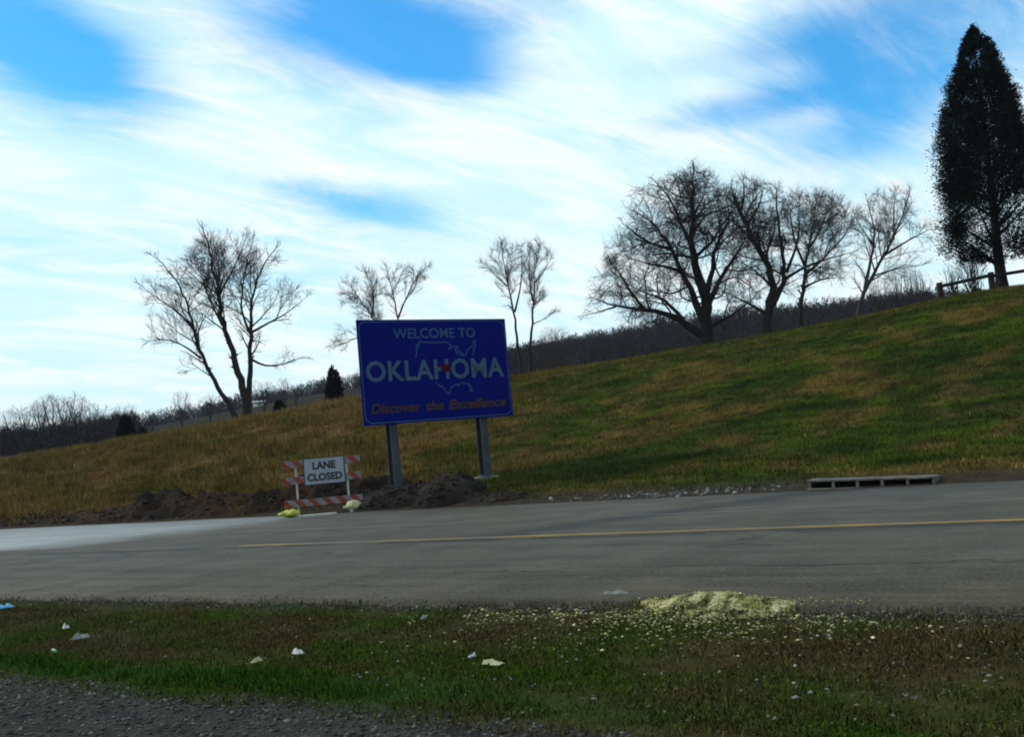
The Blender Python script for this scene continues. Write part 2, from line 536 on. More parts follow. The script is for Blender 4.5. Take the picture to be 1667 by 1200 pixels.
def asphalt_material():
    m, T, b = material('asphalt', 0.78, 0.16)
    v = obj_vec(T)
    s = T.node('ShaderNodeSeparateXYZ')
    T.l.new(v, s.inputs[0])
    a_, t_ = s.outputs[0], s.outputs[1]
    grain = T.noise(v, 26.0, 6.0, 0.8)
    blotch = T.noise(v, 0.9, 5.0, 0.6)
    along = T.noise(T.xyz(T.math('MULTIPLY', a_, 0.10), T.math('MULTIPLY', t_, 2.4), 0.0), 1.0, 6.0, 0.65)
    along2 = T.noise(T.xyz(T.math('MULTIPLY', a_, 0.35), T.math('MULTIPLY', t_, 9.0), 4.0), 1.0, 5.0, 0.6)
    k = T.math('ADD', T.math('ADD', T.math('MULTIPLY', grain, 0.50), T.math('MULTIPLY', blotch, 0.20)),
               T.math('ADD', T.math('MULTIPLY', along, 0.18), T.math('MULTIPLY', along2, 0.12)))
    c = T.mix(T.ramp(k, 0.40, 0.60), (.027, .0235, .0175), (.094, .082, .061))
    agg = T.noise(v, 8.5, 3.0, 0.75)
    c = T.mix(T.ramp(agg, 0.56, 0.70, 0.0, 0.55), c, (.026, .023, .018))
    c = T.mix(T.ramp(agg, 0.30, 0.43, 0.40, 0.0), c, (.125, .112, .088))
    # closed lane takes a paler colour towards the far end
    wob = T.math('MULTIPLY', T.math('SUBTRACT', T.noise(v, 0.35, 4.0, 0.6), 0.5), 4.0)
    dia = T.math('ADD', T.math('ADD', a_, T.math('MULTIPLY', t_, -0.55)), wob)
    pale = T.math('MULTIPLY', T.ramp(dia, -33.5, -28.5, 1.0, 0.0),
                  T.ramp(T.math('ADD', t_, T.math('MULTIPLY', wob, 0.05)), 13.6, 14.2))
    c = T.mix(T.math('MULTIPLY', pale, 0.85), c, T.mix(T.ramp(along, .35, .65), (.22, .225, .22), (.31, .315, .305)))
    # dusty light film on the outer lane
    dust = T.math('MULTIPLY', T.ramp(t_, 14.5, 20.0), T.ramp(blotch, 0.3, 0.7, 0.10, 0.40))
    c = T.mix(dust, c, (.115, .103, .082))
    edge_dark = T.math('MULTIPLY', T.ramp(T.math('ADD', t_, T.math('MULTIPLY', wob, .12)), 18.3, 19.6), T.ramp(a_, -8.5, -5.5, 0.0, 0.6))
    c = T.mix(edge_dark, c, (.050, .049, .047))
    # dark tyre smear swinging out of the lane to the shoulder, and a dark seam by the centre line
    curve = T.math('ADD', T.math('MULTIPLY', T.math('SUBTRACT', t_, 13.7), 0.52), -9.9)
    d = T.math('ABSOLUTE', T.math('ADD', T.math('SUBTRACT', a_, curve), T.math('MULTIPLY', T.math('SUBTRACT', along, 0.5), 2.5)))
    smear = T.math('MULTIPLY', T.ramp(d, 0.1, 1.0, 0.95, 0.0), T.ramp(t_, 13.4, 13.9))
    smear = T.math('MULTIPLY', smear, T.ramp(along2, 0.25, 0.6, 0.5, 1.0))
    c = T.mix(smear, c, (.026, .024, .022))
    seam_t = T.math('ABSOLUTE', T.math('SUBTRACT', T.math('SUBTRACT', t_, 13.95), T.math('MULTIPLY', a_, 0.045)))
    seam = T.math('MULTIPLY', T.ramp(seam_t, 0.05, 0.26, 0.9, 0.0), T.ramp(T.noise(v, 0.8, 4.0, 0.7), 0.38, 0.52))
    c = T.mix(seam, c, (.018, .017, .016))
    # cracks
    vo = T.node('ShaderNodeTexVoronoi', feature='DISTANCE_TO_EDGE')
    wv = T.node('ShaderNodeVectorMath', operation='ADD')
    nv = T.node('ShaderNodeTexNoise')
    nv.inputs['Scale'].default_value = 1.2
    nv.inputs['Detail'].default_value = 5.0
    T.l.new(v, nv.inputs['Vector'])
    T.l.new(T.xyz(T.math('MULTIPLY', a_, 0.14), T.math('MULTIPLY', t_, 0.55), 0.0), wv.inputs[0])
    T.l.new(T.mix(1.0, nv.outputs['Color'], (.5, .5, .5), 'MULTIPLY'), wv.inputs[1])
    T.l.new(wv.outputs[0], vo.inputs['Vector'])
    vo.inputs['Scale'].default_value = 1.0
    crack = T.math('MULTIPLY', T.ramp(vo.outputs['Distance'], 0.006, 0.022, 0.85, 0.0), T.ramp(T.noise(v, 0.25, 2.0, .5), .44, .54))
    crack = T.math('MULTIPLY', crack, T.ramp(t_, 13.6, 14.6, 1.0, 0.25))
    c = T.mix(crack, c, (.022, .021, .020))
    spots = T.ramp(T.noise(v, 3.1, 2.0, 0.5), 0.67, 0.73)
    c = T.mix(T.math('MULTIPLY', spots, 0.6), c, (.026, .025, .024))
    T.l.new(c, b.inputs['Base Color'])
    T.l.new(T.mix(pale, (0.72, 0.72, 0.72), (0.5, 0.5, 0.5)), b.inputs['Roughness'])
    bump(T, b, T.math('SUBTRACT', T.math('MULTIPLY', grain, 0.6), crack), 0.9, 0.010)
    return m


def paint_material(name, c0, c1, lo, hi):
    """worn road paint: bare asphalt shows where it has gone"""
    m, T, b = material(name, 0.65, 0.3)
    v = obj_vec(T)
    s = T.node('ShaderNodeSeparateXYZ')
    T.l.new(v, s.inputs[0])
    n = T.math('ADD', T.math('MULTIPLY', T.noise(v, 14.0, 6.0, 0.7), 0.45),
               T.math('MULTIPLY', T.noise(T.xyz(T.math('MULTIPLY', s.outputs[0], 0.3), s.outputs[1], 0), 1.0, 4.0, 0.6), 0.55))
    tone = T.mix(T.ramp(T.noise(v, 1.7, 4.0, .6), .3, .7), c0, c1)
    T.l.new(T.mix(T.ramp(n, lo, hi), tone, (.070, .067, .062)), b.inputs['Base Color'])
    return m


# ------------------------------------------------------------------ ground
def axis(parts):
    out = [np.arange(lo, hi, st) for lo, hi, st in parts]
    return np.concatenate(out + [[parts[-1][1]]])


def geo(start, end, step, grow):
    v, x = [], start
    while x < end:
        v.append(x)
        x += step
        step *= grow
    return np.array(v)


ga = np.concatenate([-geo(92, 4000, 2.0, 1.16)[::-1], axis([(-90, -20, 0.5), (-20, 3, 0.16), (3, 20, 0.8)]), geo(22, 4000, 2.0, 1.2)])
gt = np.concatenate([-geo(4, 4000, 1.5, 1.3)[::-1], axis([(-2, 3, 0.5), (3, 9, 0.11), (9, 20.5, 1.5), (20.5, 50, 0.33), (50, 110, 1.5), (110, 460, 5.0)]), geo(470, 4000, 20, 1.25)])
GA, GT_ = np.meshgrid(ga, gt, indexing='ij')
GZ = height(GA, GT_)
gi = np.arange(len(ga) * len(gt)).reshape(len(ga), len(gt))
quads = np.stack([gi[:-1, :-1], gi[1:, :-1], gi[1:, 1:], gi[:-1, 1:]], -1).reshape(-1, 4)
tint = sheet_colour(GA.ravel(), GT_.ravel())
ground = fast_mesh('ground', np.stack([GA.ravel(), GT_.ravel(), GZ.ravel()], 1), quads, M_GROUND, None, True, tint)
ground.rotation_euler.z = FRAME_ROT
tag(ground, 'grassy ground rising from the gravel lot over the bank to far hills', kind='structure')


# ------------------------------------------------------------------ road
def strip(name, t_of, z, mat, a0, a1, step=0.3, skirt=0.0, extra=()):
    """a band along the road between t_of(a)[0] and t_of(a)[1]"""
    aa = np.concatenate([np.arange(a0, a1, step), [a1]])
    lo, hi = t_of(aa)
    rows = [(lo, z)] + [(lo + (hi - lo) * f, z) for f in extra] + [(hi, z)]
    if skirt:
        rows = [(lo - 0.03, z - skirt)] + rows + [(hi + 0.03, z - skirt)]
    V = np.stack([np.stack([aa, np.broadcast_to(t, aa.shape), np.full(len(aa), zz)], 1) for t, zz in rows], 1).reshape(-1, 3)
    k = len(rows)
    i = np.arange(len(aa) * k).reshape(len(aa), k)
    F = np.stack([i[:-1, :-1], i[1:, :-1], i[1:, 1:], i[:-1, 1:]], -1).reshape(-1, 4)
    o = fast_mesh(name, V, F, mat)
    o.rotation_euler.z = FRAME_ROT
    return o


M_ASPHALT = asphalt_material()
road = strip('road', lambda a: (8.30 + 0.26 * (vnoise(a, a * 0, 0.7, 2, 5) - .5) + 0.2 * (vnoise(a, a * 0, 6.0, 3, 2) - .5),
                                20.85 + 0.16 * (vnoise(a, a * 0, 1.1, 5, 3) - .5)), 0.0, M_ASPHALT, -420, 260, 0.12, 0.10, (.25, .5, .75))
tag(road, 'grey weathered asphalt road crossing in front of the bank', kind='structure')
M_YELLOW = paint_material('yellow_paint', (.27, .145, .014), (.18, .10, .016), 0.44, 0.64)
M_WHITE = paint_material('white_paint', (.15, .145, .135), (.105, .10, .092), 0.38, 0.56)
yl = strip('road_marking', lambda a: (14.17 + 0.045 * np.clip(a, -30, 30) + .05 * (vnoise(a, a * 0, .5, 2, 3) - .5), 14.37 + 0.045 * np.clip(a, -30, 30) + .05 * (vnoise(a, a * 0, .5, 4, 3) - .5)), 0.004, M_YELLOW, -15.2, 60, 0.12)
tag(yl, 'worn yellow centre line painted on the road', kind='structure')
wl = strip('road_marking', lambda a: (17.15 + 0.05 * np.clip(a, -30, 30), 17.27 + 0.05 * np.clip(a, -30, 30)), 0.004, M_WHITE, -18.0, 60, 0.3)
tag(wl, 'faint worn white edge line beyond the yellow line', kind='structure')


# ------------------------------------------------------------------ blades, stones (uncountable cover)
def blades(name, a, t, h, w, lean, colour, z=None, sink=0.01, two=False):
    n = len(a)
    z = height(a, t) if z is None else z
    yaw = RNG.random(n) * 2 * math.pi
    dirx, diry = np.cos(yaw), np.sin(yaw)
    ly = RNG.random(n) * 2 * math.pi
    tipx, tipy = np.cos(ly) * lean * h, np.sin(ly) * lean * h
    b0 = np.stack([a - dirx * w / 2, t - diry * w / 2, z - sink], 1)
    b1 = np.stack([a + dirx * w / 2, t + diry * w / 2, z - sink], 1)
    tip = np.stack([a + tipx, t + tipy, z + h * np.sqrt(np.maximum(0.05, 1 - 0.6 * lean ** 2))], 1)
    if two:
        m0 = np.stack([a + tipx * .35 - dirx * w * .4, t + tipy * .35 - diry * w * .4, z + h * .6], 1)
        m1 = np.stack([a + tipx * .35 + dirx * w * .4, t + tipy * .35 + diry * w * .4, z + h * .6], 1)
        V = np.stack([b0, b1, m1, m0, tip], 1).reshape(-1, 3)
        i = np.arange(n)[:, None] * 5
        F = np.concatenate([i + [0, 1, 2], i + [0, 2, 3], i + [3, 2, 4]])
        c = np.repeat(colour, 5, 0)
    else:
        V = np.stack([b0, b1, tip], 1).reshape(-1, 3)
        F = np.arange(3 * n).reshape(n, 3)
        c = np.repeat(colour, 3, 0)
    o = fast_mesh(name, V, F, M_BLADE, None, False, c)
    o.rotation_euler.z = FRAME_ROT
    return o


def vary(c, s):
    return c * np.exp(RNG.normal(0, s, (len(c), 1)))


# verge between gravel and road
n = 330000
a = RNG.uniform(-22, 2.5, n)
t = RNG.uniform(4.6, 8.25, n)
keep = RNG.random(n) < np.clip((vnoise(a, t, 0.5, 3, 3) - 0.25) * 2.6, 0.16, 1) * np.where(t > 7.7, 0.35, 1) * np.where(t < 4.95, 0.45, 1) * np.where(a < -14, 0.5, 1)
a, t = a[keep], t[keep]
n = 2600
a2, t2 = -3.65 + RNG.normal(0, .38, n), 8.16 + RNG.normal(0, .10, n)
k2 = vnoise(a2, t2, .16, 2, 2) > .46
a, t = np.concatenate([a, a2[k2]]), np.concatenate([t, t2[k2]])
lift = 0.07 * np.exp(-(((a + 3.60) / 0.46) ** 2 + ((t - 8.28) / 0.22) ** 2)) * (t > 7.8)
stripw = np.exp(-((t - 5.25) / 0.36) ** 2) * (a < -3.5)
hh = (0.018 + 0.040 * RNG.random(len(a)) ** 1.6) * (1 + 0.9 * stripw)
o = blades('verge_grass', a, t, hh, 0.006 + 0.005 * RNG.random(len(a)), 0.3 + 1.1 * RNG.random(len(a)),
           vary(verge_colour(a, t, RNG.normal(0, .06, len(a))) * 1.25, 0.22), z=verge_top(a, t) + lift, two=True)
tag(o, 'short patchy green and brown grass on the roadside verge', 'grass', kind='stuff')

# bank: short turf everywhere, tall dry grass towards the far end
n = 480000
a = -6 - RNG.random(n) ** 1.25 * 92 + 10
t = RNG.uniform(21.3, 52, n)
left = 1 - sstep(a + 0.35 * (t - 30), -30, -15)
tall = left * np.clip((vnoise(a, t * 1.5, 2.2, 4, 3) - 0.30) * 3, 0.1, 1)
keep = RNG.random(len(a)) < np.where(t < 21.8, 0.25, 0.9)
a, t, left, tall = a[keep], t[keep], left[keep], tall[keep]
hh = (0.05 + 0.07 * RNG.random(len(a))) + tall * (0.10 + 0.40 * RNG.random(len(a)) ** 1.6)
cc = vary(bank_colour(a, t, RNG.normal(0, .07, len(a))) * 1.45, 0.32)
o = blades('bank_grass', a, t, hh, 0.022 + 0.022 * RNG.random(len(a)), 0.15 + 0.7 * RNG.random(len(a)), cc)
tag(o, 'rough green and straw brown grass covering the bank', 'grass', kind='stuff')


def stones(name, a, t, z, size, colour, flat=0.65, mat=None):
    n = len(a)
    base = np.array([[1, 0, 0], [-1, 0, 0], [0, 1, 0], [0, -1, 0], [0, 0, 1], [0, 0, -1]], float)
    tri = np.array([[0, 2, 4], [2, 1, 4], [1, 3, 4], [3, 0, 4], [2, 0, 5], [1, 2, 5], [3, 1, 5], [0, 3, 5]])
    P = base[None] * (0.65 + 0.7 * RNG.random((n, 6, 1))) + RNG.normal(0, .22, (n, 6, 3))
    P[:, :, 2] *= flat
    y = RNG.random(n) * 6.283
    c, s = np.cos(y), np.sin(y)
    X = P[:, :, 0] * c[:, None] - P[:, :, 1] * s[:, None]
    Y = P[:, :, 0] * s[:, None] + P[:, :, 1] * c[:, None]
    V = np.stack([X, Y, P[:, :, 2]], -1) * size[:, None, None] + np.stack([a, t, z], 1)[:, None, :]
    F = (tri[None] + (np.arange(n) * 6)[:, None, None]).reshape(-1, 3)
    o = fast_mesh(name, V.reshape(-1, 3), F, mat or M_STONE, None, False, np.repeat(colour, 6, 0))
    o.rotation_euler.z = FRAME_ROT
    return o


# gravel of the lot
n = 26000
a = RNG.uniform(-13, 0.5, n)
t = 5.15 - RNG.random(n) ** 1.4 * 3.4
edge = 4.85 + 0.5 * (vnoise(a, t, 0.9, 4, 3) - 0.5)
keep = (t < edge + RNG.normal(0, .10, n))
a, t = a[keep], t[keep]
sz = 0.006 + 0.015 * RNG.random(len(a)) ** 2.5
cc = vary(mixc((.038, .035, .032), (.078, .070, .060), RNG.random(len(a))), 0.45)
o = stones('gravel', a, t, height(a, t) + sz * 0.3, sz, cc)
tag(o, 'grey crushed gravel of the lot below the verge', 'gravel', kind='stuff')

# loose gravel along the near edge of the asphalt and through the verge
n = 11500
a = RNG.uniform(-18, 1.5, n)
t = np.where(RNG.random(n) < 0.6, 8.22 + RNG.normal(0, .16, n), RNG.uniform(5.0, 8.3, n))
keep = (RNG.random(n) < np.where(t > 7.9, 1, 0.25 + 0.75 * sstep(a, -7, -2))) & (t < 8.36)
a, t = a[keep], t[keep]
sz = 0.005 + 0.012 * RNG.random(len(a)) ** 2
zz = np.where(t > 8.35, 0.002, height(a, t)) + sz * 0.3
cc = vary(mixc((.055, .050, .042), (.13, .12, .10), RNG.random(len(a)) ** 2), 0.35)
o = stones('roadside_gravel', a, t, zz, sz, cc)
tag(o, 'loose grey grit along the near edge of the asphalt', 'gravel', kind='stuff')

# spilled yellowish chips around the pale pile
def pile_h(A_, T_):
    h = 0.10 * np.exp(-(((A_ + 3.60) / 0.46) ** 2 + ((T_ - 8.28) / 0.22) ** 2))
    return np.where(h > .008, h + (vnoise(A_, T_, .11, 2, 4) - .5) * .05, 0)


n = 6300
a = -3.9 + RNG.normal(0, 1.15, n)
t = 8.1 - np.abs(RNG.normal(0, .60, n))
a[:2600] = -3.6 + RNG.normal(0, .42, 2600)
t[:2600] = 8.22 + RNG.normal(0, .17, 2600)
a[2600:3000] = RNG.uniform(-3.4, -2.3, 400)
t[2600:3000] = 8.44 + RNG.normal(0, .07, 400)
keep = (t > 5.3) & (a < 0.8) & (RNG.random(n) < 0.22 + 0.78 * sstep(vnoise(a, t, .3, 2, 2), .38, .62))
keep[:3000] = True
small = (np.arange(n) < 3000)[keep]
a, t = a[keep], t[keep]
sz = (0.004 + 0.019 * RNG.random(len(a)) ** 2.4) * np.where(small, .45, .9)
cc = vary(mixc((.17, .155, .045), (.28, .265, .13), RNG.random(len(a))), 0.5)
zz = verge_top(a, t) + pile_h(a, t)
o = stones('yellow_chips', a, t, zz + sz * .6 + np.where(t < 8.1, .014, 0), sz, cc, .45)
tag(o, 'pale yellow chips strewn in the grass below the pile', 'chips', kind='stuff')
n = 1100
a = np.where(RNG.random(n) < .3, RNG.uniform(-15, 1.0, n), -5.5 + 6.5 * RNG.random(n))
t = RNG.uniform(5.0, 8.2, n)
sz = 0.004 + 0.016 * RNG.random(n) ** 4
o = stones('white_pebbles', a, t, height(a, t) + sz * .4 + .012, sz, vary(mixc((.10, .095, .08), (.26, .25, .22), RNG.random(n)), .3))
tag(o, 'small whitish stones dotted through the verge grass', 'pebbles', kind='stuff')

# rubble by the far edge of the road
n = 330
a = np.clip(-9.8 + RNG.normal(0, 1.4, n), -13.5, -7.2)
t = 21.2 + RNG.normal(0, .17, n)
sz = 0.012 + 0.055 * RNG.random(n) ** 2.2
o = stones('rubble', a, t, np.maximum(height(a, t), 0) + sz * .02, sz, vary(mixc((.045, .045, .046), (.13, .13, .13), RNG.random(n)), .4), 0.8)
tag(o, 'grey broken rubble lying along the far road edge', 'rubble', kind='stuff')


# ------------------------------------------------------------------ heaps
def heap(name, a0, a1, t0, t1, step, hfun, mat, colour):
    aa, tt = np.arange(a0, a1 + step, step), np.arange(t0, t1 + step, step)
    A_, T_ = np.meshgrid(aa, tt, indexing='ij')
    h = hfun(A_, T_)
    base = verge_top(A_, T_)
    z = base + np.where(h > 0.005, h, -0.12)
    i = np.arange(A_.size).reshape(A_.shape)
    F = np.stack([i[:-1, :-1], i[1:, :-1], i[1:, 1:], i[:-1, 1:]], -1).reshape(-1, 4)
    o = fast_mesh(name, np.stack([A_.ravel(), T_.ravel(), z.ravel()], 1), F, mat, None, True, colour(A_.ravel(), T_.ravel()))
    o.rotation_euler.z = FRAME_ROT
    return o


M_DIRT = tint_material('turned_soil', 0.35, 1.5, 3.5, bstr=1.0, bdist=0.08, fine=22.0)


def ridged(a, t, s, seed):
    return 1 - np.abs(2 * vnoise(a, t, s, seed, 4) - 1)


def dirt_bank_h(A_, T_):
    prof = np.interp(A_, [-60, -42, -34, -31.5, -28.5, -26.5, -24, -21, -19.2, -18.4], [0.02, .04, .07, .20, .46, .32, .46, .42, .34, 0])
    c = 22.1 + 0.3 * (vnoise(A_, A_ * 0, 2.0, 3, 2) - .5) + 0.75 * sstep(A_, -24, -21.5)
    w = np.where(T_ < c, 1.15, 1.35)
    h = prof * np.clip(1 - ((T_ - c) / w) ** 2, 0, 1) ** 0.9 * sstep(T_, 20.9, 21.6) * (0.25 + 0.9 * sstep(vnoise(A_, T_, 2.2, 6, 3), .34, .58))
    return h * (0.15 + 1.35 * ridged(A_, T_, 1.0, 2) ** 1.6) + np.where(h > .02, (vnoise(A_, T_, .3, 5, 3) - .5) * .26, 0)


def dirt_heap_h(A_, T_):
    g = lambda a0, t0, ra, rt, hh: hh * np.clip(1 - ((A_ - a0) / ra) ** 2 - ((T_ - t0) / rt) ** 2, 0, 1) ** 0.8
    h = np.maximum.reduce([g(-16.55, 21.9, 1.0, 1.0, .52), g(-18.2, 22.2, 1.6, 1.2, .27), g(-14.9, 21.6, 1.0, .5, .06)])
    return h * (0.6 + 0.6 * ridged(A_, T_, 0.6, 4)) + np.where(h > .02, (vnoise(A_, T_, .22, 5, 3) - .5) * .15, 0)


def dirt_col(a, t):
    c = mixc((.008, .0055, .004), (.028, .014, .007), sstep(vnoise(a, t, 1.3, 6, 3), .4, .68))
    return mixc(c, (.042, .031, .021), sstep(vnoise(a, t, .5, 1, 3), .62, .8) * .6)


o = heap('dirt_bank', -62, -18.2, 20.9, 23.8, 0.11, dirt_bank_h, M_DIRT, dirt_col)
tag(o, 'long bank of dark turned-up soil along the far road edge', 'dirt bank')
o = heap('dirt_heap', -20.0, -12.8, 20.75, 23.5, 0.08, dirt_heap_h, M_DIRT,
         lambda a, t: mixc((.011, .009, .008), (.027, .022, .018), sstep(vnoise(a, t, .6, 6, 3), .4, .7)))
tag(o, 'heap of grey brown gravelly dirt around the left sign post', 'dirt heap')
# clods on both
n = 4200
a = np.concatenate([RNG.uniform(-45, -19, 2800), RNG.uniform(-19.5, -13.5, 1400)])
t = RNG.uniform(21.0, 23.2, n)
hh = np.where(a < -19, dirt_bank_h(a, t), dirt_heap_h(a, t))
k = hh > 0.01
a, t, hh = a[k], t[k], hh[k]
sz = 0.015 + 0.07 * RNG.random(len(a)) ** 3
o = stones('soil_clods', a, t, height(a, t) + hh + sz * .2, sz, vary(dirt_col(a, t) * 1.15, .35), 0.8)
tag(o, 'dark clods of soil scattered over the dirt', 'clods', kind='stuff')


o = heap('pale_pile', -4.9, -1.4, 7.75, 8.95, 0.025, pile_h, tint_material('pale_grit', .35, 1.5, 16, bstr=1.0, bdist=.02, fine=48),
         lambda a, t: mixc(mixc((.26, .235, .085), (.42, .39, .20), sstep(vnoise(a, t, .10, 1, 3), .35, .65)), (.05, .06, .018), sstep(vnoise(a, t, .09, 6, 3), .48, .66)))
tag(o, 'low pile of pale yellow grit spilled on the near asphalt edge', 'grit pile')


# ------------------------------------------------------------------ bare trees
def tubes(polys, sides):
    """polys: list of (points (n,3), radii (n)); returns V, F of open tubes"""
    P = np.concatenate([p for p, _ in polys])
    Rr = np.concatenate([r for _, r in polys])
    L = np.array([len(p) for p, _ in polys])
    st = np.concatenate([[0], np.cumsum(L)[:-1]])
    first = np.zeros(len(P), bool)
    first[st] = True
    last = np.zeros(len(P), bool)
    last[st + L - 1] = True
    nx = np.where(last, np.arange(len(P)), np.arange(len(P)) + 1)
    pv = np.where(first, np.arange(len(P)), np.arange(len(P)) - 1)
    T = P[np.minimum(nx, len(P) - 1)] - P[pv]
    T /= np.linalg.norm(T, axis=1, keepdims=True) + 1e-9
    D = P[st + L - 1] - P[st]
    D /= np.linalg.norm(D, axis=1, keepdims=True) + 1e-9
    ref = np.where(np.abs(D[:, 2:3]) > 0.7, np.array([[1.0, 0.2, 0]]), np.array([[0.1, 0.0, 1.0]]))
    ref = np.repeat(ref, L, 0)
    U = np.cross(T, ref)
    U /= np.linalg.norm(U, axis=1, keepdims=True) + 1e-9
    Wv = np.cross(T, U)
    ang = np.arange(sides) * 2 * math.pi / sides
    V = P[:, None] + Rr[:, None, None] * (U[:, None] * np.cos(ang)[None, :, None] + Wv[:, None] * np.sin(ang)[None, :, None])
    seg = np.where(~last)[0]
    k = np.arange(sides)
    k2 = (k + 1) % sides
    F = np.stack([seg[:, None] * sides + k, seg[:, None] * sides + k2, (seg[:, None] + 1) * sides + k2, (seg[:, None] + 1) * sides + k], -1)
    return V.reshape(-1, 3), F.reshape(-1, 4)


class Grow:
    def __init__(self, seed, inside, wander, trop, kids, ratio, levels, twig=0.007, ang=(30, 62), seglen=0.55, space=(.45, .30, .20)):
        self.space = space
        self.r = random.Random(seed)
        self.inside, self.wander, self.trop = inside, wander, trop
        self.kids, self.ratio, self.levels = kids, ratio, levels
        self.twig, self.ang, self.seglen = twig, ang, seglen
        self.thick, self.thin = [], []

    def spawn(self, pts, rad, level, length, lo=0.2):
        """side branches off a finished branch"""
        if level >= self.levels:
            return
        n = len(pts)
        own = float(np.sum(np.linalg.norm(np.diff(pts, axis=0), axis=1))) * (1 - lo)
        kids = max(1, int(own / self.space[level] + self.r.random()))
        for j in range(kids):
            f = lo + (1 - lo) * (j + self.r.random()) / kids
            i = min(int(f * (n - 1)), n - 2)
            fr = f * (n - 1) - i
            p = pts[i] * (1 - fr) + pts[i + 1] * fr
            d = pts[i + 1] - pts[i]
            d = d / (np.linalg.norm(d) + 1e-9)
            rr = (rad[i] * (1 - fr) + rad[i + 1] * fr)
            g = math.radians(self.r.uniform(*self.ang))
            ax = np.array([self.r.gauss(0, 1) for _ in range(3)])
            s = np.cross(d, ax)
            s /= np.linalg.norm(s) + 1e-9
            nd = d * math.cos(g) + s * math.sin(g)
            ln = length * self.ratio[level] * self.r.uniform(0.55, 1.3) * (1.1 - 0.4 * f)
            self.branch(p, nd, ln, max(self.twig, min(.06, rr * self.r.uniform(0.35, 0.6))), level + 1)

    def branch(self, p, d, length, r, level):
        seg = self.seglen * (1.0, 0.8, 0.6, 0.5, 0.42)[min(level, 4)]
        n = max(2, int(length / seg + 0.5))
        pts, rad = [p], [r]
        w = self.wander
        for i in range(n):
            d = d + np.array([self.r.gauss(0, w), self.r.gauss(0, w), self.r.gauss(0, w) + self.trop])
            d = d / (np.linalg.norm(d) + 1e-9)
            p = p + d * (length / n)
            if i > 0 and not self.inside(p):
                break
            pts.append(p)
            rad.append(max(self.twig * 0.7, r * (1 - 0.72 * (i + 1) / n)))
        if len(pts) < 2:
            return
        pts, rad = np.array(pts), np.array(rad)
        (self.thick if level <= 1 and r > 0.03 else self.thin).append((pts, rad))
        self.spawn(pts, rad, level, length)


def smooth_line(pts, n):
    """resample a hand-set limb into n wobble-free points"""
    P = np.array(pts, float)
    d = np.concatenate([[0], np.cumsum(np.linalg.norm(np.diff(P, axis=0), axis=1))])
    u = np.linspace(0, d[-1], n)
    Q = np.stack([np.interp(u, d, P[:, k]) for k in range(3)], 1)
    for _ in range(4):
        Q[1:-1] = 0.25 * Q[:-2] + 0.5 * Q[1:-1] + 0.25 * Q[2:]
    return Q, d[-1]


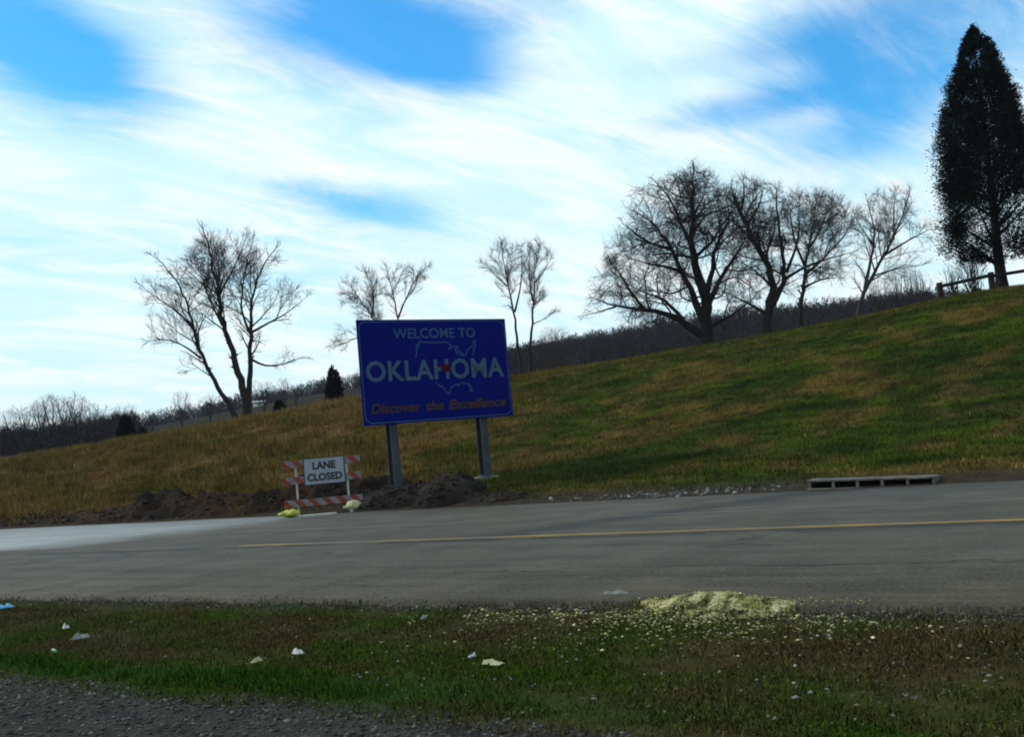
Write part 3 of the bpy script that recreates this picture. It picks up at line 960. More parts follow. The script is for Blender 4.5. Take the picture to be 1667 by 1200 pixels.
def limb_tree(name, label, D, limbs, crowns, seed, wander=0.22, trop=0.03, kids=(9, 6, 5), ratio=(.42, .5, .5), levels=3,
              twig=0.007, depth=0.6, bark=None, twigm=None, ang=(30, 62), lim0=0.25, seglen=0.55, group=None, cat='tree', space=(.34, .22, .17), reach=1.0, fuzz=(11, .5)):
    """limbs: [(polyline of picture points, base radius, tip radius)]; each limb swings in depth; crowns: ellipses bounding the twigs"""
    rnd = random.Random(seed)
    mpx = D / FPX
    els = []
    for cx, cy, rx, ry in crowns:
        c = at_depth(cx, cy, D)
        els.append((c, rx * mpx, ry * mpx))
    ph = [rnd.uniform(0, 6.28) for _ in range(6)]

    def inside(p):
        for c, rx, rz in els:
            ry = rx * 0.85
            dx, dy, dz = (p[0] - c[0]) / rx, (p[1] - c[1]) / ry, (p[2] - c[2]) / rz
            q = dx * dx + dy * dy + dz * dz
            if q < 1.0:
                return True
            if q < 1.7:
                th = math.atan2(dz, dx)
                k = 1 + 0.14 * math.sin(5 * th + ph[0]) + 0.10 * math.sin(11 * th + ph[1] + 3 * dy) + rnd.uniform(-.12, .12)
                if q < k * k:
                    return True
        return False
    G = Grow(seed, inside, wander, trop, kids, (1.0, .5, .52), levels, twig, ang, seglen, space)
    p0 = at_depth(*limbs[0][0][0], D)
    gz = ground_z(p0[0], p0[1])
    trunk = []
    allp = {}
    R0 = max(rx for _, rx, _ in els)
    for li, (pl, r0, r1) in enumerate(limbs):
        pts = [at_depth(x, y, D) for x, y in pl]
        # depth: continue from the limb this one leaves
        y0 = allp.get(pl[0], 0.0)
        if y0 == 0.0 and li > 0:
            best = min(allp, key=lambda q: (q[0] - pl[0][0]) ** 2 + (q[1] - pl[0][1]) ** 2)
            y0 = allp[best]
        swing = rnd.uniform(-1, 1) * depth * R0 if li > 0 else 0.0
        m = len(pts)
        for i in range(m):
            f = i / max(1, m - 1)
            dy = y0 + swing * f ** 1.3
            pts[i] = pts[i] + np.array([0, dy, 0])
            allp[pl[i]] = dy
        if pl[0][1] >= limbs[0][0][0][1] - 14:       # a stem standing on the ground
            foot = pts[0].copy()
            foot[2] = ground_z(foot[0], foot[1]) - 0.25
            if foot[2] < pts[0][2] - 0.05:
                pts = [foot] + pts
        ln = sum(np.linalg.norm(pts[i + 1] - pts[i]) for i in range(len(pts) - 1))
        Q, ln = smooth_line(pts, max(6, int(ln / 0.45)))
        wob = 0.024 * ln * wander
        for k in range(2, len(Q) - 1):
            Q[k] += np.array([rnd.gauss(0, wob), rnd.gauss(0, wob), rnd.gauss(0, wob * .6)])
        f = np.linspace(0, 1, len(Q))
        rad = r0 + (r1 - r0) * f ** 0.8
        if pl[0][1] >= limbs[0][0][0][1] - 14:
            rad = rad * (1 + 0.45 * np.exp(-f * ln / 0.5))
        trunk.append((Q, rad))
        G.spawn(Q, rad, 0, R0 * reach, lim0)
        # carry the tip on as a fork of twigs
        d = Q[-1] - Q[-3]
        for _ in range(2):
            dd = d / (np.linalg.norm(d) + 1e-9) + np.array([rnd.gauss(0, .35) for _ in range(3)])
            G.branch(Q[-1], dd / np.linalg.norm(dd), R0 * 0.5, r1, 1)
    # a few limbs towards and away from the viewer, so the crown is round
    Q, rad = trunk[0]
    for k in range(5):
        i = int(len(Q) * rnd.uniform(0.55, 0.98)) - 1
        s = 1 if k % 2 else -1
        dd = np.array([rnd.uniform(-.6, .6), s * 0.8, rnd.uniform(.35, .9)])
        G.branch(Q[i], dd / np.linalg.norm(dd), R0 * 1.1, rad[i] * .5, 0)
    root = empty(name, (p0[0], p0[1], gz))
    off = np.array([p0[0], p0[1], gz])
    V, F = tubes(trunk, 9)
    fast_mesh('trunk', V - off, F, bark or M_BARK, root, True)
    parts = [(G.thick, 5), (G.thin, 3)]
    Vs, Fs, nn = [], [], 0
    for pl, sd in parts:
        if pl:
            V, F = tubes(pl, sd)
            Vs.append(V)
            Fs.append(F + nn)
            nn += len(V)
    fast_mesh('crown', np.concatenate(Vs) - off, np.concatenate(Fs), twigm or M_TWIG, root, True)
    # the finest twigs: slivers off every small branch
    rng = np.random.default_rng(seed)
    segs = [(p_[:-1], p_[1:]) for p_, _ in G.thin] + [(p_[len(p_) // 3:-1], p_[len(p_) // 3 + 1:]) for p_, _ in G.thick]
    S0, S1 = np.concatenate([q[0] for q in segs]), np.concatenate([q[1] for q in segs])
    wts = np.linalg.norm(S1 - S0, axis=1)
    m_ = int(fuzz[0] * 1000)
    idx = rng.choice(len(S0), m_, p=wts / wts.sum())
    u_ = rng.random((m_, 1))
    B = S0[idx] * (1 - u_) + S1[idx] * u_
    d_ = (S1 - S0)[idx] / (wts[idx, None] + 1e-9) + rng.normal(0, .55, (m_, 3)) + np.array([0, 0, .25])
    d_ /= np.linalg.norm(d_, axis=1, keepdims=True)
    s_ = np.cross(d_, rng.normal(0, 1, (m_, 3)))
    s_ /= np.linalg.norm(s_, axis=1, keepdims=True) + 1e-9
    s_ *= twig * .5 * rng.uniform(.7, 1.3, (m_, 1))
    tipv = B + d_ * fuzz[1] * rng.uniform(.5, 1.6, (m_, 1))
    fast_mesh('twigs', np.stack([B - s_, B + s_, tipv], 1).reshape(-1, 3) - off, np.arange(3 * m_).reshape(-1, 3), twigm or M_TWIG, root)
    tag(root, label, cat, group)
    return root


limb_tree('bare_tree', 'tall bare tree with leaning twin trunks on the bank crest left of the blue sign', 66,
          [([(404, 684), (402, 660), (399, 642), (385, 600), (375, 560), (362, 530), (357, 480), (350, 440), (338, 400), (330, 372)], .30, .03),
           ([(404, 668), (405, 620), (408, 580), (407, 540), (405, 490), (415, 450), (430, 420), (443, 400)], .22, .025),
           ([(388, 684), (370, 655), (345, 615), (325, 580), (310, 530), (300, 490), (280, 450), (262, 425), (240, 412)], .19, .02),
           ([(408, 585), (425, 600), (450, 592), (484, 578)], .09, .015),
           ([(407, 545), (392, 520), (385, 490), (390, 450), (402, 385)], .10, .015),
           ([(325, 583), (300, 562), (270, 548), (246, 556)], .08, .012),
           ([(312, 535), (290, 505), (262, 490), (240, 470)], .08, .012),
           ([(357, 480), (378, 440), (392, 410), (400, 380)], .08, .012),
           ([(408, 540), (440, 520), (465, 505), (488, 478)], .09, .012),
           ([(362, 530), (340, 490), (325, 460), (310, 420)], .08, .012),
           ([(345, 615), (328, 597)], .04, .02)],
          [(365, 455, 78, 84), (290, 515, 52, 100), (437, 490, 50, 92), (455, 580, 32, 20), (290, 590, 40, 26)], 21,
          wander=.15, trop=.05, ang=(25, 55), twig=.0095, reach=.85)

limb_tree('bare_tree', 'slender bare tree with two stems rising behind the top of the blue sign', 74,
          [([(655, 640), (630, 560), (605, 515), (590, 490), (572, 468)], .15, .02),
           ([(660, 640), (655, 560), (648, 515), (640, 480), (632, 440)], .14, .02),
           ([(648, 520), (665, 480), (680, 450), (696, 438)], .08, .015),
           ([(605, 518), (610, 480), (600, 445)], .08, .015),
           ([(612, 530), (580, 555), (545, 566)], .07, .012)],
          [(592, 490, 40, 58), (662, 468, 40, 46), (570, 545, 34, 30)], 22, wander=.15, trop=.05, ang=(22, 52), space=(.30, .21, .17), reach=1.1, fuzz=(7, .5),
          bark=M_BARK_PALE, twigm=M_BARK_PALE, twig=.010)

limb_tree('bare_tree', 'slim forked bare tree beside the right edge of the blue sign', 62,
          [([(848, 608), (843, 560), (838, 510), (828, 470), (822, 440), (816, 402)], .12, .015),
           ([(838, 508), (848, 470), (852, 430), (848, 400)], .07, .012),
           ([(826, 466), (804, 447), (788, 432)], .05, .01)],
          [(820, 436, 38, 46), (843, 440, 26, 44)], 23, wander=.14, trop=.08, ang=(22, 50), twig=.008, lim0=.5, space=(.28, .2, .16), reach=1.0, fuzz=(4, .4))
limb_tree('bare_tree', 'slim straight bare tree standing close beside the forked one', 60,
          [([(861, 606), (864, 560), (867, 500), (870, 450), (878, 402)], .12, .012),
           ([(867, 490), (860, 450), (862, 415)], .06, .01),
           ([(866, 528), (884, 522), (899, 510)], .04, .01),
           ([(870, 460), (888, 440), (896, 420)], .05, .01)],
          [(874, 440, 30, 58), (884, 512, 18, 12)], 24, wander=.14, trop=.08, ang=(22, 50), twig=.008, lim0=.45, space=(.28, .2, .16), reach=1.1, fuzz=(4, .4))

limb_tree('oak_tree', 'broad spreading bare oak with crooked limbs on the bank crest', 57,
          [([(1143, 560), (1148, 540), (1150, 520), (1152, 490), (1140, 455), (1128, 420), (1125, 390), (1130, 350), (1125, 310), (1130, 280)], .46, .035),
           ([(1145, 522), (1125, 475), (1112, 440), (1095, 400), (1080, 370), (1060, 345), (1042, 335)], .24, .025),
           ([(1128, 405), (1105, 365), (1095, 330), (1075, 305), (1062, 298)], .13, .02),
           ([(1152, 497), (1180, 440), (1200, 410), (1226, 390)], .20, .02),
           ([(1150, 482), (1160, 440), (1165, 405), (1185, 375), (1195, 340), (1190, 300)], .18, .02),
           ([(1140, 545), (1110, 520), (1080, 510), (1050, 508), (1020, 505), (990, 500), (962, 490)], .24, .02),
           ([(1050, 508), (1020, 480), (1005, 450), (985, 432)], .11, .015),
           ([(1112, 440), (1080, 430), (1055, 430), (1020, 418)], .12, .015),
           ([(1097, 402), (1060, 397), (1035, 385), (1012, 366)], .11, .015),
           ([(1110, 520), (1085, 482), (1055, 475), (1028, 455)], .13, .015),
           ([(1000, 503), (972, 512), (950, 516)], .06, .012),
           ([(1150, 535), (1200, 508), (1234, 482)], .14, .02),
           ([(1130, 350), (1145, 320), (1165, 290)], .08, .015)],
          [(1118, 390, 105, 116), (1045, 452, 88, 84), (1000, 488, 50, 38), (1180, 440, 80, 95)], 25,
          wander=.30, trop=.02, kids=(13, 8, 6), ratio=(.46, .56, .56), ang=(32, 70), twig=.0095, seglen=.42, reach=.9, fuzz=(20, .45))
limb_tree('oak_tree', 'bare oak with a snaking dark trunk to the right of the broad oak', 54,
          [([(1247, 533), (1250, 500), (1262, 470), (1260, 445), (1240, 415), (1225, 395), (1215, 365), (1205, 345)], .27, .10),
           ([(1205, 345), (1215, 320), (1210, 298)], .09, .02),
           ([(1215, 365), (1238, 340), (1244, 310)], .09, .02),
           ([(1205, 345), (1190, 325), (1186, 305)], .08, .02),
           ([(1255, 500), (1275, 470), (1280, 440), (1265, 390), (1260, 350), (1258, 312)], .17, .02),
           ([(1278, 445), (1290, 420), (1300, 380), (1296, 345)], .10, .015),
           ([(1250, 512), (1215, 492), (1182, 476)], .11, .015),
           ([(1260, 470), (1230, 442), (1206, 430)], .10, .015),
           ([(1272, 458), (1310, 432), (1345, 424), (1378, 416)], .10, .015)],
          [(1225, 365, 62, 80), (1285, 400, 70, 95), (1220, 445, 70, 60), (1340, 420, 52, 50)], 26,
          wander=.27, trop=.03, kids=(12, 8, 6), ratio=(.48, .56, .56), ang=(32, 70), seglen=.42, twig=.009, fuzz=(15, .5))
limb_tree('bare_tree', 'bushy bare tree with fine pale twigs behind the snaking oak', 62,
          [([(1302, 525), (1305, 480), (1310, 440), (1318, 400), (1325, 360), (1330, 322)], .20, .02),
           ([(1308, 450), (1340, 420), (1370, 390), (1384, 352)], .10, .015),
           ([(1310, 432), (1290, 390), (1286, 342)], .10, .015),
           ([(1306, 470), (1340, 450), (1378, 446)], .09, .015),
           ([(1318, 402), (1345, 365), (1352, 330)], .08, .012)],
          [(1328, 385, 66, 82), (1350, 430, 52, 52)], 27, wander=.2, trop=.05, kids=(14, 8, 6), ratio=(.46, .55, .55), bark=M_BARK, twigm=M_TWIG, twig=.009, fuzz=(10, .55))
limb_tree('bare_tree', 'thin bare tree leaning right between the oaks and the cedar', 51,
          [([(1393, 505), (1410, 465), (1430, 430), (1455, 390), (1470, 350), (1480, 318)], .14, .02),
           ([(1408, 470), (1415, 430), (1428, 400), (1430, 370), (1417, 322)], .10, .015),
           ([(1440, 415), (1470, 395), (1500, 380), (1517, 371)], .07, .015),
           ([(1420, 450), (1450, 438), (1490, 436)], .05, .012),
           ([(1428, 402), (1405, 372), (1396, 352)], .05, .012),
           ([(1455, 390), (1450, 350), (1448, 325)], .05, .012)],
          [(1440, 372, 58, 62), (1480, 390, 40, 46), (1430, 440, 50, 34)], 28, wander=.15, trop=.05, kids=(12, 7, 5), ratio=(.44, .55, .55),
          bark=M_BARK_PALE, twigm=M_BARK_PALE, twig=.0075, fuzz=(6, .5))


def shrub(label, x, ytop, D, spread, stems, seed, wander=.12, group=None):
    """many thin upright stems from one foot"""
    rnd = random.Random(seed)
    top = at_depth(x, ytop, D)
    X, Y = top[0], top[1]
    gz = ground_z(X, Y)
    H = top[2] - gz
    w = spread * D / FPX
    inside = lambda p: ((p[0] - X) / w) ** 2 + ((p[1] - Y) / w) ** 2 < 1.3 and p[2] < top[2] + .2
    G = Grow(seed, inside, wander, .05, (5, 4), (.4, .5), 2, .006, (18, 42), .4, (.35, .3))
    stems_ = []
    for k in range(stems):
        g = rnd.uniform(0, 6.28)
        e = rnd.uniform(.1, 1)
        q = [np.array([X, Y, gz - .1]), np.array([X + math.cos(g) * w * .45 * e, Y + math.sin(g) * w * .45 * e, gz + H * .5]),
             np.array([X + math.cos(g) * w * .8 * e, Y + math.sin(g) * w * .8 * e, gz + H * rnd.uniform(.75, 1.0)])]
        Q, ln = smooth_line(q, 7)
        Q[2:] += np.array([[rnd.gauss(0, .05), rnd.gauss(0, .05), 0] for _ in range(len(Q) - 2)])
        rad = np.linspace(.028, .008, len(Q))
        stems_.append((Q, rad))
        G.spawn(Q, rad, 0, ln, .35)
    root = empty('bare_shrub', (X, Y, gz))
    off = np.array([X, Y, gz])
    V, F = tubes(stems_, 5)
    fast_mesh('stems', V - off, F, M_BARK_PALE, root, True)
    V, F = tubes(G.thick + G.thin, 3)
    fast_mesh('twigs', V - off, F, M_BARK_PALE, root, True)
    return tag(root, label, 'shrub', group)


shrub('twiggy bare shrub behind the wooden rail fence next to the cedar trunk', 1578, 408, 50, 34, 26, 31)
shrub('small twiggy shrub behind the end post of the wooden rail fence', 1545, 432, 49, 20, 16, 32)
for k, (x, yt, D) in enumerate([(1452, 436, 58), (1478, 440, 60), (1500, 444, 57), (1425, 448, 60)]):
    shrub('low thin bare shrub below the leaning tree', x, yt, D, 20, 12, 33 + k, group='low shrubs below the leaning tree')
for k, (x, yt, D, sp_) in enumerate([(905, 535, 85, 26), (885, 548, 88, 22)]):
    shrub('faint bare brush growing behind the two slim trees', x, yt, D, sp_, 16, 41 + k, group='brush behind the slim trees')


# small far trees: three grown once, then copied
def far_tree(seed, H, wid, kids=(7, 5, 3)):
    rnd = random.Random(seed)
    inside = lambda p: (p[0] / (wid * .55)) ** 2 + (p[1] / (wid * .55)) ** 2 + ((p[2] - H * .62) / (H * .42)) ** 2 < 1 + rnd.uniform(-.2, .25) or p[2] < H * .25
    G = Grow(seed, inside, .18, .05, kids, (.6, .5, .5), 3, .014, (25, 55), .5, (.5, .4, .3))
    main = []
    for k in range(5):
        g = k * 1.26 + rnd.uniform(-.4, .4)
        e = wid * .33 * rnd.uniform(.5, 1)
        q = [np.array([0, 0, -.2]), np.array([math.cos(g) * .1, math.sin(g) * .1, H * .3]),
             np.array([math.cos(g) * e * .7, math.sin(g) * e * .7, H * .6]), np.array([math.cos(g) * e, math.sin(g) * e, H * rnd.uniform(.8, .95)])]
        Q, ln = smooth_line(q, 8)
        rad = np.linspace(.16 if k == 0 else .11, .03, len(Q))
        main.append((Q, rad))
        G.spawn(Q, rad, 0, ln * .6, .3)
    V1, F1 = tubes(main, 6)
    V2, F2 = tubes(G.thick + G.thin, 3)
    return (V1, F1), (V2, F2)


PROTO = []
for sd, H, wid in ((51, 8.0, 6.5), (52, 8.0, 7.5), (53, 8.0, 5.0)):
    (V1, F1), (V2, F2) = far_tree(sd, H, wid)
    t1 = fast_mesh('trunk', V1, F1, M_BARK_PALE, None, True)
    t2 = fast_mesh('crown', V2, F2, M_BARK_PALE, None, True)
    PROTO.append((t1.data, t2.data))
    bpy.data.objects.remove(t1)
    bpy.data.objects.remove(t2)


def place_far(k, x, ytop, D, label, group=None, squat=1.0, bark=None):
    p = at_depth(x, ytop, D)
    gz = ground_z(p[0], p[1])
    s = max(0.3, (p[2] - gz) / 7.6)
    root = empty('bare_tree', (p[0], p[1], gz), random.uniform(0, 6.28))
    root.scale = (s * squat, s * squat, s)
    for nm, me in zip(('trunk', 'crown'), PROTO[k % 3]):
        if bark is not None:
            me = me.copy()
            me.materials[0] = bark
        link(bpy.data.objects.new(nm, me), root)
    return tag(root, label, 'tree', group)


ROW = [(16, 670, 118), (40, 661, 122), (64, 653, 119), (82, 646, 124), (104, 645, 120), (124, 646, 122), (146, 659, 124), (160, 664, 121)]
for k, (x, yt, D) in enumerate(ROW):
    place_far(k, x, yt, D, 'bare tree in the ragged row on the dark wooded slope at the far end', 'row of bare trees on the far slope', 1.0)
place_far(1, 200, 661, 150, 'small bare tree behind the tip of the dark cone shaped cedar', None, 1.0)
place_far(0, 293, 641, 118, 'round pale bare tree standing alone in the far meadow', None, .75)
place_far(1, 428, 622, 135, 'dense dark bare tree beyond the twin trunks of the leaning tree', None, .9, M_WOODS)
place_far(2, 462, 615, 135, 'thin bare tree sticking up out of the far dark trees', None, .8)
place_far(1, 480, 626, 150, 'dark rounded bare tree at the edge of the far meadow', None, .9, M_WOODS)
place_far(1, 340, 645, 160, 'dark bushy bare tree behind the lone pale one', None, 1.0, M_WOODS)
place_far(2, 590, 600, 120, 'bare tree peeping out beside the left edge of the blue sign', None, .8)


# ------------------------------------------------------------------ evergreens
def cedar(label, X, Y, H, prof, seed, clumps, leaf, trunk_r, bare=0.0, lean=0.0, holes=False, per=46, foot=None):
    """prof: [(height fraction, radius)]; a dense cone of small scale sprays round a trunk with limbs"""
    rng = np.random.default_rng(seed)
    gz = ground_z(X, Y) if foot is None else foot
    ph, pr = np.array(prof).T
    n = clumps
    # more clumps where the cone is wide
    hs_ = np.linspace(ph[0], ph[-1], 400)
    wts = np.interp(hs_, ph, pr) + 0.08
    h = rng.choice(hs_, n, p=wts / wts.sum()) + rng.normal(0, .006, n)
    g = rng.random(n) * 2 * math.pi
    lump = 1 + 0.13 * np.sin(3 * g + 9 * h) + 0.09 * np.sin(7 * g - 23 * h + 1) + rng.normal(0, .045, n)
    R = np.interp(h, ph, pr) * lump
    f = np.where(rng.random(n) < 0.72, rng.uniform(.72, 1.0, n), rng.uniform(.2, .75, n))
    if holes:
        lowpart = h < 0.36
        hole = vnoise(g * 2.2, h * 26, 1.0, 3, 2)
        keep = ~(lowpart & (hole < 0.44)) | (rng.random(n) < 0.06)
        keep &= ~(lowpart & (f < .6) & (rng.random(n) < .75))
        h, g, R, f = h[keep], g[keep], R[keep], f[keep]
        n = len(h)
    C = np.stack([np.cos(g) * R * f + lean * h * H, np.sin(g) * R * f, h * H], 1)
    out = np.stack([np.cos(g), np.sin(g), np.full(n, 0.55)], 1)
    m = per
    spread = np.clip(np.interp(h, ph, pr) * .085, .05, .5)[:, None, None]
    ctr = np.repeat(C[:, None], m, 1) + rng.normal(0, 1, (n, m, 3)) * spread * np.array([1, 1, 1.25])
    d = np.repeat(out[:, None], m, 1) + rng.normal(0, .55, (n, m, 3))
    d /= np.linalg.norm(d, axis=2, keepdims=True)
    s = np.cross(d, rng.normal(0, 1, (n, m, 3)))
    s /= np.linalg.norm(s, axis=2, keepdims=True) + 1e-9
    ln = leaf * rng.uniform(.6, 1.6, (n, m, 1))
    wd = leaf * .28 * rng.uniform(.7, 1.3, (n, m, 1))
    V = np.stack([ctr - s * wd, ctr + s * wd, ctr + d * ln], 2).reshape(-1, 3)
    F = np.arange(len(V)).reshape(-1, 3)
    root = empty('cedar_tree', (X, Y, gz))
    fast_mesh('crown', V, F, M_CEDAR, root)
    rnd = random.Random(seed)
    zz = np.linspace(-.25, .93 * H, 14)
    trunk = [(np.stack([lean * zz, np.sin(zz * .8) * .04, zz], 1), trunk_r * (1 - .92 * np.linspace(0, 1, 14)) * (1 + .4 * np.exp(-np.maximum(zz, 0) / .4)))]
    limbs = []
    for k in range(34 if H > 5 else 10):
        hz = H * (bare + (0.80 - bare) * rnd.random() ** 1.5)
        gg = rnd.uniform(0, 6.28)
        rr = float(np.interp(hz / H + .12, ph, pr)) * .85
        q = [np.array([lean * hz, 0, hz]), np.array([lean * hz + math.cos(gg) * rr * .5, math.sin(gg) * rr * .5, hz + rr * .42]),
             np.array([lean * hz + math.cos(gg) * rr, math.sin(gg) * rr, hz + rr * .95])]
        Q, _ = smooth_line(q, 6)
        limbs.append((Q, np.linspace(trunk_r * .3, trunk_r * .06, 6)))
    V, F = tubes(trunk, 10)
    fast_mesh('trunk', V, F, M_CEDAR_BARK, root, True)
    if H > 8:
        for lb in limbs:
            V, F = tubes([lb], 5)
            fast_mesh('limb', V, F, M_CEDAR_BARK, root, True)
    return tag(root, label, 'tree')


D = 46.0
p = at_depth(1631, 462, D)
top = at_depth(1584, 46, D)
gz = ground_z(p[0], p[1])
Hc = top[2] - gz
m = D / FPX
cedar('tall dark cedar with a bare lower trunk beside the wooden rail fence', p[0], p[1], Hc,
      [(.115, .15), (.135, 34 * m), (.16, 62 * m), (.19, 82 * m), (.28, 84 * m), (.40, 77 * m), (.55, 69 * m), (.68, 58 * m), (.80, 44 * m), (.90, 29 * m), (.965, 15 * m), (1.0, .05)],
      61, 4000, .085, .26, bare=.10, lean=(top[0] - p[0]) / Hc, holes=True, per=48)
for (x, yb, yt, wpx, Dd, lab, sd) in [(205, 720, 677, 28, 84, 'dark cone shaped cedar on the crest of the dry grass bank', 62),
                                      (233, 716, 701, 11, 84, 'tiny dark cedar next to the dark cone shaped one', 63),
                                      (543, 648, 598, 25, 82, 'dark pointed cedar on the crest close to the blue sign', 64),
                                      (455, 672, 656, 15, 76, 'small round evergreen bush in the pale grass on the crest', 65)]:
    tp = at_depth(x + (yb - yt) * .04, yb, Dd)
    tt = at_depth(x, yt, Dd)
    g0 = ground_z(tp[0], tp[1])
    Hh = tt[2] - g0
    r = wpx * .5 * Dd / FPX
    vis = (tt[2] - tp[2]) / Hh
    cedar(lab, tp[0], tp[1], Hh, [(.03, r * .9), (1 - vis, r * 1.05), (1 - vis * .6, r * .85), (1 - vis * .25, r * .5), (1.0, .04)], sd, 420, .17, .10, bare=.05, per=30)

# ------------------------------------------------------------------ far woods (one mass)
def wood_mass(seed, n, r0, r1, m, size):
    rng = np.random.default_rng(seed)
    rr = np.sqrt(rng.uniform(r0 ** 2, r1 ** 2, n))
    aa = np.radians(rng.uniform(-34, 34, n))
    X, Y = rr * np.sin(aa), rr * np.cos(aa)
    keep = rng.random(n) < wood_mask(X, Y)
    X, Y = X[keep], Y[keep]
    n = len(X)
    Z = height(*to_at(X, Y))
    near_ = 1 - sstep(np.hypot(X, Y), 100, 200)
    Ht = rng.uniform(2.4, 4.4, n) * (0.55 + 1.0 * vnoise(X, Y, 34, 1, 3)) * (1 - .35 * near_)
    k = rng.random((n, m))
    g = rng.random((n, m)) * 6.283
    wd = rng.uniform(1.8, 3.2, n)[:, None]
    bz = Z[:, None] + Ht[:, None] * (.90 * k - .02)
    rad = wd * np.sqrt(rng.random((n, m))) * np.clip(1.05 - k ** 2.2, .12, 1)
    B = np.stack([X[:, None] + np.cos(g) * rad, Y[:, None] + np.sin(g) * rad, bz], -1)
    dd = np.stack([np.cos(g) * .45, np.sin(g) * .45, np.full((n, m), 1.0)], -1) + rng.normal(0, .4, (n, m, 3))
    dd /= np.linalg.norm(dd, axis=2, keepdims=True)
    ln = rng.uniform(.4, 1.1, (n, m, 1)) * (.4 + .6 * size)
    sd = np.stack([np.cos(g + 1.3), np.sin(g + 1.3), np.zeros((n, m))], -1) * (rng.uniform(.05, .12, (n, m, 1)) + .08 * (1 - k)[..., None]) * size
    return np.stack([B - sd, B + sd, B + dd * ln], 2).reshape(-1, 3)


V = np.concatenate([wood_mass(77, 1900, 92, 190, 110, .5), wood_mass(78, 5600, 180, 372, 66, .7)])
woods = fast_mesh('distant_woods', V, np.arange(len(V)).reshape(-1, 3), M_WOODS)
tag(woods, 'dark leafless woods covering the distant hillside', 'woods', kind='stuff')

# ------------------------------------------------------------------ far houses
M_WALL = mottled('far_wall', (.55, .54, .52), (.65, .64, .62), 2.0, .8, .2, 0)
M_ROOF = mottled('far_roof', (.30, .30, .31), (.40, .40, .41), 2.0, .8, .2, 0)
M_PANE = mottled('far_pane', (.03, .035, .04), (.05, .055, .06), 2.0, .2, .5, 0)


def house(label, x, y, D, w, d, h, rz):
    p = at_depth(x, y, D)
    gz = ground_z(p[0], p[1])
    zb = 0.0
    root = empty('house', (p[0], p[1], gz), rz)
    MB().box(-w / 2, w / 2, -d / 2, d / 2, -.5, h + zb).build('wall', M_WALL, root)
    b = MB()
    b.v = [(-w / 2 - .4, -d / 2 - .4, h + zb), (w / 2 + .4, -d / 2 - .4, h + zb), (w / 2 + .4, d / 2 + .4, h + zb), (-w / 2 - .4, d / 2 + .4, h + zb), (-w / 2 - .4, 0, h + zb + w * .16), (w / 2 + .4, 0, h + zb + w * .16)]
    b.f = [(0, 1, 5, 4), (2, 3, 4, 5), (0, 4, 3), (1, 2, 5), (3, 2, 1, 0)]
    b.build('roof', M_ROOF, root)
    for wx in (-w * .3, w * .3):
        MB().box(wx - .3, wx + .3, -d / 2 - .05, -d / 2 + .02, h * .5, h * .85).build('window', M_PANE, root)
    MB().box(-.35, .35, -d / 2 - .05, -d / 2 + .02, 0, h * .85).build('door', M_PANE, root)
    tag(root, label, 'house')


house('small white shed among the dark trees right of the twin trunks', 421, 655, 235, 2.3, 2.0, .75, .3)
house('tiny pale house on the wooded ridge behind the broad oak', 1068, 545, 330, 5, 4, 1.6, -.3)

# ------------------------------------------------------------------ wooden rail fence
M_FENCE = bark_material('old_wood', (.012, .010, .010), (.030, .025, .023))
D = 45.5
fp = [at_depth(1531, 478, D), at_depth(1615, 464, D), at_depth(1700, 452, D), at_depth(1786, 440, D)]
root = empty('rail_fence', (fp[0][0], fp[0][1], ground_z(fp[0][0], fp[0][1])))
off = np.array(root.location)
tops = [at_depth(1529, 460, D), at_depth(1614, 443, D), at_depth(1699, 431, D), at_depth(1785, 419, D)]
for b_, t_ in zip(fp, tops):
    gz = ground_z(b_[0], b_[1])
    q = MB().box(-.11, .11, -.11, .11, gz - .3, t_[2], .03)
    q.v = [(x + b_[0] - off[0], y + b_[1] - off[1], z - off[2]) for x, y, z in q.v]
    q.build('post', M_FENCE, root)
for i in range(3):
    a_, b_ = np.array([tops[i][0] + .02, tops[i][1] - .13, tops[i][2] - .18]), np.array([tops[i + 1][0] - .02, tops[i + 1][1] - .13, tops[i + 1][2] - .14])
    MB().tube(tuple(a_ - off), tuple(b_ - off), .075, 8).build('rail', M_FENCE, root)
tag(root, 'low wooden post and rail fence on the bank crest under the cedar', 'fence')

# ------------------------------------------------------------------ the state line sign
PW, PH = 4.92, 2.93
SIGN_L = at_depth(593, 694, 28.5)
SIGN_ANG = math.atan2(2.75, 4.05)
M_BLUE = mottled('sign_blue', (.0003, .0032, .105), (.0006, .0045, .13), 1.2, .65, .06, 0)
M_LETTER = mottled('sign_white_letters', (.040, .080, .115), (.055, .10, .14), 3.0, .6, .08, 0)
M_LINE = mottled('sign_line', (.025, .070, .14), (.035, .085, .16), 3.0, .6, .08, 0)
M_GOLD = mottled('sign_gold_letters', (.045, .022, .003), (.062, .031, .004), 3.0, .6, .08, 0)
M_RED = mottled('sign_red', (.036, .002, .0015), (.050, .003, .002), 3.0, .6, .08, 0)
M_STEEL = mottled('galvanised_steel', (.022, .030, .038), (.045, .056, .066), 5.0, .55, .35, .1, .003, .2)
M_ALU = mottled('sign_back', (.35, .36, .37), (.45, .46, .47), 3.0, .45, .5, 0, metal=.6)
M_CONC = mottled('concrete', (.13, .13, .115), (.27, .265, .24), 5.0, .9, .2, .5, .01)

sign = empty('welcome_sign', (SIGN_L[0], SIGN_L[1], SIGN_L[2]), SIGN_ANG)
tag(sign, 'large blue state welcome board on two steel posts', 'sign')
mb = MB().box(0, PW, 0, .045, 0, PH, .012)
panel = mb.build('panel', M_BLUE, sign)


